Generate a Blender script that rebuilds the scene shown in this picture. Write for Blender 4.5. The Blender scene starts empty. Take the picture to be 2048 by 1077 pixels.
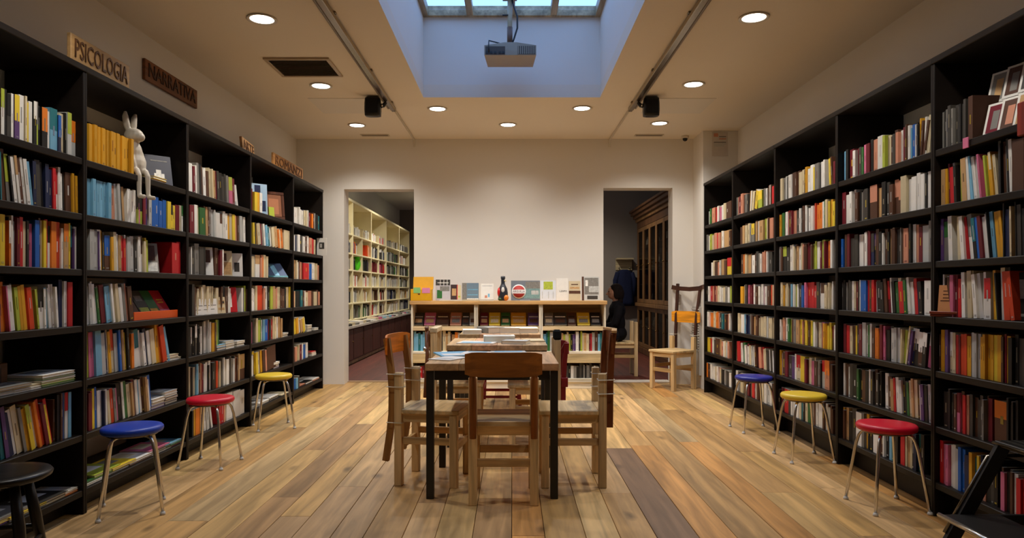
import bpy, math, random, re
from mathutils import Matrix, Vector
random.seed(7)
SC = bpy.context.scene
C = SC.collection
PI = math.pi
F = 1400.0; EYE = 1.16; HX = 1024.0; HY = 578.0          # focal length in pixels, eye height, vanishing point

# ------------------------------------------------------------------ camera
cam = bpy.data.cameras.new('camera'); camo = bpy.data.objects.new('camera', cam); C.objects.link(camo)
camo.location = (0, 0, EYE); camo.rotation_euler = (PI/2, 0, 0)
cam.sensor_width = 36.0; cam.lens = F/2048*36.0; cam.shift_y = 39.5/2048; cam.clip_start = 0.05; cam.clip_end = 100
SC.camera = camo
# ------------------------------------------------------------------ sky
W = bpy.data.worlds.new('sky'); SC.world = W; W.use_nodes = True
wb = W.node_tree.nodes['Background']
wb.inputs[0].default_value = (0.25, 0.48, 1.0, 1); wb.inputs[1].default_value = 2.4
# ------------------------------------------------------------------ exposure and lamp settings
SC.view_settings.view_transform = 'Standard'; SC.view_settings.look = 'None'
SC.view_settings.gamma = 1.0; SC.view_settings.use_curve_mapping = False
SC.view_settings.exposure = 0.12
LAMP_W = 68.0; LAMP_COL = (1.0, 0.95, 0.885)
SC.cycles.max_bounces = 8; SC.cycles.diffuse_bounces = 5; SC.cycles.glossy_bounces = 3
SC.cycles.transparent_max_bounces = 8
SC.cycles.sample_clamp_indirect = 6.0
SC.cycles.use_denoising = True

# ================================================================== helpers
def lin(*c):
    if len(c) == 1: c = c[0]
    o = []
    for v in c:
        v /= 255.0
        o.append(v/12.92 if v <= 0.04045 else ((v+0.055)/1.055)**2.4)
    return tuple(o)

def new_mat(name):
    m = bpy.data.materials.new(name); m.use_nodes = True
    nt = m.node_tree; b = nt.nodes['Principled BSDF']
    return m, nt, b

def N(nt, t, **kw):
    n = nt.nodes.new(t)
    for k, v in kw.items():
        if k.startswith('i_'):
            n.inputs[k[2:].replace('_', ' ')].default_value = v
        else: setattr(n, k, v)
    return n

def col_mat(name, rough=0.6, metal=0.0, var=0.12, scale=9.0, bump=0.0, spec=0.4):
    """colour from the mesh's own colour attribute, with faint mottling"""
    m, nt, b = new_mat(name)
    at = N(nt, 'ShaderNodeAttribute', attribute_name='Col')
    tc = N(nt, 'ShaderNodeTexCoord')
    no = N(nt, 'ShaderNodeTexNoise'); no.inputs['Scale'].default_value = scale; no.inputs['Detail'].default_value = 4
    nt.links.new(tc.outputs['Object'], no.inputs['Vector'])
    mr = N(nt, 'ShaderNodeMapRange'); mr.inputs[3].default_value = 1-var; mr.inputs[4].default_value = 1+var
    nt.links.new(no.outputs['Fac'], mr.inputs[0])
    mx = N(nt, 'ShaderNodeVectorMath', operation='SCALE')
    nt.links.new(at.outputs['Color'], mx.inputs[0]); nt.links.new(mr.outputs[0], mx.inputs['Scale'])
    nt.links.new(mx.outputs[0], b.inputs['Base Color'])
    b.inputs['Roughness'].default_value = rough; b.inputs['Metallic'].default_value = metal
    b.inputs['Specular IOR Level'].default_value = spec
    if bump:
        bp = N(nt, 'ShaderNodeBump'); bp.inputs['Strength'].default_value = bump; bp.inputs['Distance'].default_value = 0.004
        nt.links.new(no.outputs['Fac'], bp.inputs['Height']); nt.links.new(bp.outputs[0], b.inputs['Normal'])
    return m

def wood_mat(name, axis, rough=0.5, contrast=0.35, fine=60.0, world=False):
    """wood: colour attribute times stretched grain; axis = direction of the grain"""
    m, nt, b = new_mat(name)
    at = N(nt, 'ShaderNodeAttribute', attribute_name='Col')
    tc = N(nt, 'ShaderNodeTexCoord'); mp = N(nt, 'ShaderNodeMapping')
    s = [fine*0.5, fine*0.5, fine*0.5]; s['xyz'.index(axis)] = fine*0.035
    mp.inputs['Scale'].default_value = s
    nt.links.new(tc.outputs['Object'], mp.inputs['Vector'])
    oi = N(nt, 'ShaderNodeObjectInfo')
    ad = N(nt, 'ShaderNodeVectorMath', operation='MULTIPLY_ADD')
    sc = N(nt, 'ShaderNodeCombineXYZ')
    for i in range(3): nt.links.new(oi.outputs['Random'], sc.inputs[i])
    nt.links.new(sc.outputs[0], ad.inputs[0]); ad.inputs[1].default_value = (37, 53, 71)
    nt.links.new(mp.outputs[0], ad.inputs[2])
    n1 = N(nt, 'ShaderNodeTexNoise'); n1.inputs['Scale'].default_value = 1.0; n1.inputs['Detail'].default_value = 5
    n1.inputs['Distortion'].default_value = 0.6
    nt.links.new(ad.outputs[0], n1.inputs['Vector'])
    n2 = N(nt, 'ShaderNodeTexNoise'); n2.inputs['Scale'].default_value = 0.13; n2.inputs['Detail'].default_value = 3
    n2.inputs['Distortion'].default_value = 1.5
    nt.links.new(ad.outputs[0], n2.inputs['Vector'])
    r1 = N(nt, 'ShaderNodeMapRange'); r1.inputs[1].default_value = 0.3; r1.inputs[2].default_value = 0.7
    r1.inputs[3].default_value = 1-contrast; r1.inputs[4].default_value = 1+contrast*0.6
    nt.links.new(n1.outputs['Fac'], r1.inputs[0])
    r2 = N(nt, 'ShaderNodeMapRange'); r2.inputs[1].default_value = 0.3; r2.inputs[2].default_value = 0.7
    r2.inputs[3].default_value = 1-contrast*0.9; r2.inputs[4].default_value = 1+contrast*0.7
    nt.links.new(n2.outputs['Fac'], r2.inputs[0])
    mu = N(nt, 'ShaderNodeMath', operation='MULTIPLY')
    nt.links.new(r1.outputs[0], mu.inputs[0]); nt.links.new(r2.outputs[0], mu.inputs[1])
    mx = N(nt, 'ShaderNodeVectorMath', operation='SCALE')
    nt.links.new(at.outputs['Color'], mx.inputs[0]); nt.links.new(mu.outputs[0], mx.inputs['Scale'])
    nt.links.new(mx.outputs[0], b.inputs['Base Color'])
    b.inputs['Roughness'].default_value = rough; b.inputs['Specular IOR Level'].default_value = 0.35
    bp = N(nt, 'ShaderNodeBump'); bp.inputs['Strength'].default_value = 0.25; bp.inputs['Distance'].default_value = 0.002
    nt.links.new(n1.outputs['Fac'], bp.inputs['Height']); nt.links.new(bp.outputs[0], b.inputs['Normal'])
    return m

def add_knots(m):
    """dark knots and long cracks in the floor boards"""
    nt = m.node_tree; b = nt.nodes['Principled BSDF']; src = b.inputs['Base Color'].links[0].from_socket
    tc = N(nt, 'ShaderNodeTexCoord'); mp = N(nt, 'ShaderNodeMapping'); mp.inputs['Scale'].default_value = (4.2, 1.7, 1)
    no = N(nt, 'ShaderNodeTexNoise'); no.inputs['Scale'].default_value = 5.0
    nt.links.new(tc.outputs['Object'], no.inputs['Vector'])
    ad = N(nt, 'ShaderNodeVectorMath', operation='MULTIPLY_ADD'); ad.inputs[1].default_value = (0.25, 0.25, 0)
    nt.links.new(no.outputs['Color'], ad.inputs[0]); nt.links.new(mp.outputs[0], ad.inputs[2]); nt.links.new(tc.outputs['Object'], mp.inputs['Vector'])
    vo = N(nt, 'ShaderNodeTexVoronoi'); vo.inputs['Scale'].default_value = 1.0; vo.inputs['Randomness'].default_value = 1.0
    nt.links.new(ad.outputs[0], vo.inputs['Vector'])
    mr = N(nt, 'ShaderNodeMapRange'); mr.inputs[1].default_value = 0.03; mr.inputs[2].default_value = 0.16; mr.inputs[3].default_value = 0.38; mr.inputs[4].default_value = 1.0
    nt.links.new(vo.outputs['Distance'], mr.inputs[0])
    mx = N(nt, 'ShaderNodeVectorMath', operation='SCALE'); nt.links.new(src, mx.inputs[0]); nt.links.new(mr.outputs[0], mx.inputs['Scale'])
    nt.links.new(mx.outputs[0], b.inputs['Base Color'])
def emit_mat(name, col, strength):
    m, nt, b = new_mat(name)
    b.inputs['Base Color'].default_value = (*col, 1)
    b.inputs['Emission Color'].default_value = (*col, 1); b.inputs['Emission Strength'].default_value = strength
    return m

def glass_mat(name, tint=(1, 1, 1), refl=0.08):
    m, nt, b = new_mat(name)
    out = nt.nodes['Material Output']
    tr = N(nt, 'ShaderNodeBsdfTransparent'); tr.inputs[0].default_value = (*tint, 1)
    gl = N(nt, 'ShaderNodeBsdfGlossy'); gl.inputs['Roughness'].default_value = 0.03
    mx = N(nt, 'ShaderNodeMixShader'); mx.inputs[0].default_value = refl
    nt.links.new(tr.outputs[0], mx.inputs[1]); nt.links.new(gl.outputs[0], mx.inputs[2])
    nt.links.new(mx.outputs[0], out.inputs['Surface'])
    return m

M = {
 'paint': col_mat('wall_paint', 0.85, var=0.03, scale=1.3, spec=0.2),
 'matte': col_mat('matte_paint', 0.7, var=0.08),
 'paper': col_mat('printed_paper', 0.55, var=0.10, scale=22, spec=0.35),
 'photo': col_mat('printed_picture', 0.5, var=0.55, scale=55, spec=0.35),
 'plastic': col_mat('plastic', 0.35, var=0.04),
 'vinyl': col_mat('stool_vinyl', 0.38, var=0.05, scale=20, spec=0.45),
 'cloth': col_mat('cloth', 0.9, var=0.25, scale=40, bump=0.3, spec=0.1),
 'skin': col_mat('skin', 0.55, var=0.06),
 'metal': col_mat('metal', 0.25, metal=1.0, var=0.05),
 'steel': col_mat('black_steel', 0.4, var=0.1),
 'wx': wood_mat('wood_grain_across', 'x'), 'wy': wood_mat('wood_grain_along', 'y'), 'wz': wood_mat('wood_grain_upright', 'z'),
 'floor': wood_mat('floor_plank_wood', 'y', rough=0.45, contrast=0.35, fine=42),
 'shelf': wood_mat('black_stained_wood', 'y', rough=0.45, contrast=0.2),
 'lens': emit_mat('lamp_lens', (1.0, 0.93, 0.82), 9.0),
 'glass': glass_mat('window_glass'), 'cabglass': glass_mat('cabinet_glass', (0.75, 0.72, 0.68), 0.10),
}
add_knots(M['floor'])
M['shelf'].node_tree.nodes['Principled BSDF'].inputs['Specular IOR Level'].default_value = 0.22
PAL = {'w': lin(234,230,220), 'c': lin(212,196,158), 's': lin(186,186,180), 'g': lin(128,124,116), 'd': lin(62,58,52), 'k': lin(26,24,22),
 'n': lin(84,52,34), 'a': lin(190,150,100), 'r': lin(196,28,34), 'm': lin(112,24,36), 'o': lin(226,122,30), 'q': lin(214,68,28),
 'y': lin(232,200,52), 'u': lin(218,158,30), 'b': lin(28,96,180), 'i': lin(28,38,72), 'l': lin(120,178,206), 't': lin(34,112,120),
 'e': lin(48,104,48), 'h': lin(172,184,62), 'v': lin(92,62,112), 'p': lin(206,108,140), 'f': lin(204,138,108)}
CN = {'w':'white','c':'cream','s':'pale grey','g':'grey','d':'dark grey','k':'black','n':'brown','a':'tan','r':'red','m':'maroon','o':'orange',
 'q':'orange-red','y':'yellow','u':'golden','b':'blue','i':'navy','l':'light-blue','t':'teal','e':'green','h':'lime','v':'purple','p':'pink','f':'salmon'}
PINE = lin(224,190,136); PINE2 = lin(206,168,112); BROWN = lin(132,74,26); DARKW = lin(58,34,22); BLACK = lin(24,22,20); WHITE = lin(226,222,212)
SHELFC = lin(24,18,14); CHROME = (0.72, 0.70, 0.66); REDP = lin(128,22,26); CREAM = lin(226,214,180); CORD = lin(232,226,206)
WALLC = lin(228,223,214)

class MB:
    def __init__(s): s.v = []; s.f = []; s.c = []; s.sm = []
    def add(s, vs, fs, col, smooth=False, mat=None):
        o = len(s.v)
        for v in vs:
            v = Vector(v)
            if mat is not None: v = mat @ v
            s.v.append(tuple(v))
        for i, f in enumerate(fs):
            s.f.append(tuple(o+k for k in f)); s.sm.append(smooth)
            s.c.append(col[i] if isinstance(col, list) else col)
        return s
    def box(s, a, b, col, mat=None):
        x0,y0,z0 = [min(p,q) for p,q in zip(a,b)]; x1,y1,z1 = [max(p,q) for p,q in zip(a,b)]
        return s.add([(x0,y0,z0),(x1,y0,z0),(x1,y1,z0),(x0,y1,z0),(x0,y0,z1),(x1,y0,z1),(x1,y1,z1),(x0,y1,z1)],
              [(0,3,2,1),(4,5,6,7),(0,1,5,4),(1,2,6,5),(2,3,7,6),(3,0,4,7)], col, False, mat)
    def cbox(s, c, size, col, mat=None):
        return s.box([p-q/2 for p,q in zip(c,size)], [p+q/2 for p,q in zip(c,size)], col, mat)
    def bbox(s, a, b, col, e=0.004, mat=None):
        """box with chamfered edges"""
        x0,y0,z0 = [min(p,q) for p,q in zip(a,b)]; x1,y1,z1 = [max(p,q) for p,q in zip(a,b)]
        vs = []; fs = []
        ids = {}
        for xi,X in ((0,x0),(1,x1)):
            for yi,Y in ((0,y0),(1,y1)):
                for zi,Z in ((0,z0),(1,z1)):
                    sx = e if xi==0 else -e; sy = e if yi==0 else -e; sz = e if zi==0 else -e
                    ids[(xi,yi,zi,'x')] = len(vs); vs.append((X,Y+sy,Z+sz))
                    ids[(xi,yi,zi,'y')] = len(vs); vs.append((X+sx,Y,Z+sz))
                    ids[(xi,yi,zi,'z')] = len(vs); vs.append((X+sx,Y+sy,Z))
        q = [(0,0),(1,0),(1,1),(0,1)]
        for k in (0,1):
            fs.append(tuple(ids[(k,a,b,'x')] for a,b in (q if k else q[::-1])))
            fs.append(tuple(ids[(a,k,b,'y')] for a,b in (q[::-1] if k else q)))
            fs.append(tuple(ids[(a,b,k,'z')] for a,b in (q if k else q[::-1])))
        for a in (0,1):
            for b in (0,1):
                fs.append((ids[(0,a,b,'y')],ids[(1,a,b,'y')],ids[(1,a,b,'z')],ids[(0,a,b,'z')]))
                fs.append((ids[(a,0,b,'x')],ids[(a,1,b,'x')],ids[(a,1,b,'z')],ids[(a,0,b,'z')]))
                fs.append((ids[(a,b,0,'x')],ids[(a,b,1,'x')],ids[(a,b,1,'y')],ids[(a,b,0,'y')]))
        for a in (0,1):
            for b in (0,1):
                for c in (0,1):
                    fs.append((ids[(a,b,c,'x')],ids[(a,b,c,'y')],ids[(a,b,c,'z')]))
        return s.add(vs, fs, col, False, mat)
    def tube(s, pts, r, col, n=8, smooth=True, mat=None, cap=True):
        """swept tube along points; r a number or a list"""
        P = [Vector(p) for p in pts]; R = r if isinstance(r, (list,tuple)) else [r]*len(P)
        vs = []; fs = []
        t0 = (P[1]-P[0]).normalized()
        up = Vector((0,0,1)) if abs(t0.z) < 0.9 else Vector((1,0,0))
        u = t0.cross(up).normalized()
        for i,p in enumerate(P):
            t = (P[min(i+1,len(P)-1)]-P[max(i-1,0)]).normalized()
            u = (u - t*u.dot(t)).normalized(); w = t.cross(u)
            for k in range(n):
                a = 2*PI*k/n; vs.append(p + (u*math.cos(a)+w*math.sin(a))*R[i])
        for i in range(len(P)-1):
            for k in range(n):
                fs.append((i*n+k, i*n+(k+1)%n, (i+1)*n+(k+1)%n, (i+1)*n+k))
        if cap:
            fs.append(tuple(range(n))[::-1]); fs.append(tuple((len(P)-1)*n+k for k in range(n)))
        return s.add(vs, fs, col, smooth, mat)
    def sweep(s, pts, w, h, col, mat=None, up=(0,0,1)):
        """rectangular bar swept along points: w across, h along 'up'-ish"""
        P = [Vector(p) for p in pts]; vs = []; fs = []
        U = Vector(up)
        for i,p in enumerate(P):
            t = (P[min(i+1,len(P)-1)]-P[max(i-1,0)]).normalized()
            a = t.cross(U).normalized(); b = a.cross(t).normalized()
            for sa,sb in ((-1,-1),(1,-1),(1,1),(-1,1)): vs.append(p + a*sa*w/2 + b*sb*h/2)
        for i in range(len(P)-1):
            for k in range(4): fs.append((i*4+k, i*4+(k+1)%4, (i+1)*4+(k+1)%4, (i+1)*4+k))
        fs.append((3,2,1,0)); o = (len(P)-1)*4; fs.append((o,o+1,o+2,o+3))
        return s.add(vs, fs, col, False, mat)
    def lathe(s, prof, col, n=20, mat=None, smooth=True, cap=True):
        """profile of (radius, z)"""
        vs = []; fs = []
        for r,z in prof:
            for k in range(n):
                a = 2*PI*k/n; vs.append((r*math.cos(a), r*math.sin(a), z))
        for i in range(len(prof)-1):
            for k in range(n): fs.append((i*n+k, i*n+(k+1)%n, (i+1)*n+(k+1)%n, (i+1)*n+k))
        if cap and prof[0][0] > 1e-6: fs.append(tuple(range(n))[::-1])
        if cap and prof[-1][0] > 1e-6: fs.append(tuple((len(prof)-1)*n+k for k in range(n)))
        return s.add(vs, fs, col, smooth, mat)
    def ell(s, c, r, col, n=14, m=9, mat=None):
        vs = []; fs = []
        for j in range(1, m):
            th = PI*j/m
            for k in range(n):
                a = 2*PI*k/n
                vs.append((c[0]+r[0]*math.sin(th)*math.cos(a), c[1]+r[1]*math.sin(th)*math.sin(a), c[2]-r[2]*math.cos(th)))
        for j in range(m-2):
            for k in range(n): fs.append((j*n+k, j*n+(k+1)%n, (j+1)*n+(k+1)%n, (j+1)*n+k))
        vs.append((c[0],c[1],c[2]-r[2])); vs.append((c[0],c[1],c[2]+r[2])); b = len(vs)-2
        for k in range(n):
            fs.append((b, (k+1)%n, k)); fs.append((b+1, (m-2)*n+k, (m-2)*n+(k+1)%n))
        return s.add(vs, fs, col, True, mat)
    def mesh(s, name, mat):
        me = bpy.data.meshes.new(name); me.from_pydata(s.v, [], s.f); me.update()
        ca = me.color_attributes.new('Col', 'FLOAT_COLOR', 'CORNER')
        buf = []
        for f,c in zip(s.f, s.c): buf += [c[0],c[1],c[2],1.0]*len(f)
        ca.data.foreach_set('color', buf)
        if any(s.sm):
            me.polygons.foreach_set('use_smooth', s.sm)
        me.materials.append(M[mat] if isinstance(mat, str) else mat)
        return me
    def obj(s, name, mat, parent=None, label=None, cat=None, group=None, kind=None, loc=None, rot=None):
        o = bpy.data.objects.new(name, s.mesh(name, mat)); C.objects.link(o)
        if parent is not None: o.parent = parent
        if loc is not None: o.location = loc
        if rot is not None: o.rotation_euler = rot
        return tag(o, label, cat, group, kind)

def tag(o, label=None, cat=None, group=None, kind=None):
    if label: o['label'] = label
    if cat: o['category'] = cat
    if group: o['group'] = group
    if kind: o['kind'] = kind
    return o
def empty(name, loc, rz=0, label=None, cat=None, group=None, kind=None):
    o = bpy.data.objects.new(name, None); C.objects.link(o); o.empty_display_size = 0.1
    o.location = loc; o.rotation_euler = (0,0,rz)
    return tag(o, label, cat, group, kind)
def struct(name, mb, mat, parent=None): return mb.obj(name, mat, parent, kind='structure')
def copy_tree(o, parent=None):
    c = o.copy(); C.objects.link(c); c.parent = parent
    for ch in list(o.children): copy_tree(ch, c)
    return c
def at(px, py, Y): return ((px-HX)*Y/F, Y, EYE-(py-HY)*Y/F)
def ordinal(n):
    return f"{n}{'th' if 10 <= n%100 <= 20 else {1:'st',2:'nd',3:'rd'}.get(n%10,'th')}"
def text_mesh(txt, size, extr=0.003, align='CENTER', width=None):
    cu = bpy.data.curves.new('lettering', 'FONT'); cu.body = txt; cu.size = size; cu.extrude = extr
    cu.align_x = align; cu.align_y = 'CENTER'; cu.resolution_u = 2
    o = bpy.data.objects.new('lettering', cu); C.objects.link(o)
    bpy.context.view_layer.update()
    me = bpy.data.meshes.new_from_object(o.evaluated_get(bpy.context.evaluated_depsgraph_get()))
    bpy.data.objects.remove(o); bpy.data.curves.remove(cu)
    if width:
        xs = [v.co.x for v in me.vertices]; k = width/(max(xs)-min(xs))
        for v in me.vertices: v.co.x *= k
    return me
def lettering(txt, size, col, parent, loc, rot, mat='matte', width=None, extr=0.003):
    me = text_mesh(txt, size, extr, width=width)
    ca = me.color_attributes.new('Col', 'FLOAT_COLOR', 'CORNER')
    ca.data.foreach_set('color', [*col, 1.0]*len(me.loops))
    me.materials.clear(); me.materials.append(M[mat])
    o = bpy.data.objects.new('lettering', me); C.objects.link(o); o.parent = parent; o.location = loc; o.rotation_euler = rot
    return o

# ================================================================== the room
XL, XR, YB, ZC = -2.62, 2.60, 8.50, 2.98
YN = -2.6
SKX0, SKX1, SKY0, SKY1, SKZ = -0.842, 0.838, 2.75, 6.65, 3.74
fl = struct('floor', MB().box((XL-0.1, YN-0.1, -0.12), (XR+0.1, YB+0.24, -0.022), lin(60,45,32)), 'matte')
def plank(x0, x1, y0, y1, col):
    g = 0.0014; col = (col[0], col[1]*0.985, col[2]*0.84)
    MB().bbox((x0+g, y0+g, -0.0215), (x1-g, y1-g, random.uniform(-0.0012, 0.0)), col, 0.0015).obj('plank', 'floor', fl)
PLK = [lin(212,172,118), lin(202,160,104), lin(220,182,128), lin(194,152,102), lin(204,172,130), lin(190,152,112), lin(208,152,92), lin(214,174,128), lin(184,144,102)]
cols = []
x = 0.677
while x > XL:
    w = random.uniform(0.15, 0.215); cols.append((max(XL, x-w), x)); x -= w
    if x-XL < 0.09: cols[-1] = (XL, cols[-1][1]); break
x = 0.874
while x < XR:
    w = random.uniform(0.15, 0.215); cols.append((x, min(XR, x+w))); x += w
    if XR-x < 0.09: cols[-1] = (cols[-1][0], XR); break
for a, b in cols:
    y = random.uniform(-1.6, 0.2)
    while y < YB+0.24:
        L = random.uniform(1.3, 2.9); c = random.choice(PLK); k = random.uniform(0.9, 1.08)
        y1 = min(y+L, YB+0.24)
        if YB+0.24-y1 < 0.35: y1 = YB+0.24
        plank(a, b, y, y1, tuple(v*k*0.9 for v in c)); y = y1
plank(0.677, 0.874, -0.4, 2.6, PLK[3]); plank(0.677, 0.874, 2.6, 5.09, lin(132,102,80)); plank(0.677, 0.874, 5.09, 7.1, PLK[0]); plank(0.677, 0.874, 7.1, YB+0.24, PLK[4])

DL = (-2.04, -1.19, 2.37); DR = (1.11, 1.95, 2.385); WT = 0.24
struct('wall_left', MB().box((XL-0.12, YN, -0.02), (XL, YB, ZC), WALLC), 'paint')
struct('wall_right', MB().box((XR, YN, -0.02), (XR+0.12, YB, ZC), WALLC), 'paint')
struct('wall_near', MB().box((XL-0.12, YN-0.12, -0.02), (XR+0.12, YN, ZC), WALLC), 'paint')
wbk = MB()
for x0, x1, z0 in ((XL-0.12, DL[0], -0.02), (DL[0], DL[1], DL[2]), (DL[1], DR[0], -0.02), (DR[0], DR[1], DR[2]), (DR[1], XR+0.12, -0.02)):
    wbk.box((x0, YB, z0), (x1, YB+WT, ZC+0.4), WALLC)
struct('wall_back', wbk, 'paint')
struct('wall_pier', MB().box((2.2, 8.06, 0.0), (XR, YB, ZC), WALLC), 'paint')
ce = MB()
for a, b in (((XL-0.12, YN-0.12), (SKX0, YB)), ((SKX1, YN-0.12), (XR+0.12, YB)), ((SKX0, YN-0.12), (SKX1, SKY0)), ((SKX0, SKY1), (SKX1, YB))):
    ce.box((a[0], a[1], ZC), (b[0], b[1], ZC+0.12), lin(230,220,204))
struct('ceiling', ce, 'paint')
sw = MB(); t = 0.1
sw.box((SKX0-t, SKY0-t, ZC+0.12), (SKX0, SKY1+t, SKZ), WALLC).box((SKX1, SKY0-t, ZC+0.12), (SKX1+t, SKY1+t, SKZ), WALLC)
sw.box((SKX0, SKY1, ZC+0.12), (SKX1, SKY1+t, SKZ), WALLC).box((SKX0, SKY0-t, ZC+0.12), (SKX1, SKY0, SKZ), WALLC)
struct('wall_skylight', sw, 'paint')
FRC = lin(168,150,118)
wf = MB()
for a, b in (((SKX0-t, SKY0-t), (SKX0+0.05, SKY1+t)), ((SKX1-0.05, SKY0-t), (SKX1+t, SKY1+t)), ((SKX0+0.05, SKY0-t), (SKX1-0.05, SKY0+0.05)), ((SKX0+0.05, SKY1-0.05), (SKX1-0.05, SKY1+t))):
    wf.box((a[0], a[1], SKZ), (b[0], b[1], SKZ+0.09), FRC)
win = struct('window_1', wf, 'wy')
px4 = [SKX0+0.05+(SKX1-SKX0-0.1)*k/4 for k in range(5)]
ys = [SKY0+0.05, 3.9, 5.1, 6.3, SKY1-0.05]
for x in px4[1:4]: MB().box((x-0.03, SKY0+0.05, SKZ+0.004), (x+0.03, SKY1-0.05, SKZ+0.086), FRC).obj('mullion', 'wy', win)
for y in ys[1:4]:
    for k in range(4): MB().box((px4[k]+(0.03 if k else 0), y-0.012, SKZ+0.03), (px4[k+1]-(0.03 if k < 3 else 0), y+0.012, SKZ+0.08), lin(70,66,60)).obj('glazing_bar', 'steel', win)
for k in range(4):
    for j in range(4):
        MB().box((px4[k]+(0.031 if k else 0.001), ys[j]+0.013, SKZ+0.05), (px4[k+1]-(0.031 if k < 3 else 0.001), ys[j+1]-0.013, SKZ+0.056), (1,1,1)).obj('pane', 'glass', win)

# ---- next rooms
LRX0, LRX1, LRY1, LRZ = -3.05, 0.0, 19.0, 3.3
RRX0, RRX1, RRY1, RRZ = 0.12, 2.95, 13.6, 3.3
y0 = YB+WT
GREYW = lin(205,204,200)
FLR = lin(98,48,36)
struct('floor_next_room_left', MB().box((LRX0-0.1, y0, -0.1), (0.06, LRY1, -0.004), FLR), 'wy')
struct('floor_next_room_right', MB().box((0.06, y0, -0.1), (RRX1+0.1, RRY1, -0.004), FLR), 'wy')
struct('trim_1', MB().box((DL[0], YB+0.18, 0.0005), (DL[1], YB+WT+0.05, 0.006), lin(176,140,100)), 'wx')
struct('trim_2', MB().bbox((DR[0], YB+0.12, 0.0005), (DR[1], YB+WT+0.05, 0.018), lin(208,198,184)), 'paint')
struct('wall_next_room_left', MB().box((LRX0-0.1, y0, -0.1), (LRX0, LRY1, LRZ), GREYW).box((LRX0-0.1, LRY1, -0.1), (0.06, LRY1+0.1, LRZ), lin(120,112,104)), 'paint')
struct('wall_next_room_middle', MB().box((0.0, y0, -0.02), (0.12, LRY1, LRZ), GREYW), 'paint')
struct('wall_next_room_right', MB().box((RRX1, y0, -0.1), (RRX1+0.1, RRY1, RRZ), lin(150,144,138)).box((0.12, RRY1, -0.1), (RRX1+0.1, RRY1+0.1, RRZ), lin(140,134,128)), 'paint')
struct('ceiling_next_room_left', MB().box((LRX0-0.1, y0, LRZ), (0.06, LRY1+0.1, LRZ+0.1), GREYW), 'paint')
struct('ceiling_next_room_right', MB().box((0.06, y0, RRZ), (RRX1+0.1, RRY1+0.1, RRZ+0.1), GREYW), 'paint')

# ---- recessed downlights
def spot(name, parent, loc, power, size, col, blend=0.9, radius=0.06):
    l = bpy.data.lights.new(name, 'SPOT'); l.energy = power; l.color = col; l.spot_size = math.radians(size); l.spot_blend = blend; l.shadow_soft_size = radius
    o = bpy.data.objects.new(name, l); C.objects.link(o); o.parent = parent; o.location = loc
    return o
dl = MB().lathe([(0.082,0.0),(0.098,-0.004),(0.1,-0.010),(0.092,-0.012),(0.078,-0.007)], lin(210,204,194), 28, cap=False)
dl_lens = MB().lathe([(0.0,-0.006),(0.078,-0.006),(0.078,-0.004)], (1,1,1), 28)
dlm = dl.mesh('downlight', 'plastic'); dll = dl_lens.mesh('lens', 'lens')
DLP = [('left ceiling row, nearest in view', at(524,37,0)), ]
spots = [(524,37,'nearest of the left ceiling row'), (642,171,'beside the ceiling vent, second of left row'), (714,250,'farthest of the left ceiling row'),
         (875,217,'at the left corner below the skylight'), (1016,249,'in the middle near the back wall'), (1164,216,'at the right corner below the skylight'),
         (1508,34,'nearest of the right ceiling row'), (1387,168,'second of the right ceiling row'), (1319,246,'farthest of the right ceiling row')]
pos = [(((x-HX)*(ZC-EYE)/(HY-y)), F*(ZC-EYE)/(HY-y), s) for x, y, s in spots]
pos += [(-1.69, 3.15, 'left row, behind the camera view, third from back wall'), (1.62, 3.15, 'right row, just outside the frame, over the step stool')]
for X, Y, s in pos:
    o = bpy.data.objects.new('downlight', dlm); C.objects.link(o); o.location = (X, Y, ZC)
    tag(o, 'round recessed downlight glowing white, '+s, 'lamp', 'recessed ceiling downlights')
    l = bpy.data.objects.new('lens', dll); C.objects.link(l); l.parent = o
    spot('lamp_light', o, (0, 0, -0.03), LAMP_W*(0.5 if abs(X) < 0.3 else 1.5 if abs(X) < 1 else 0.75 if Y < 4 else 1.1), 135, LAMP_COL)

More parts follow.
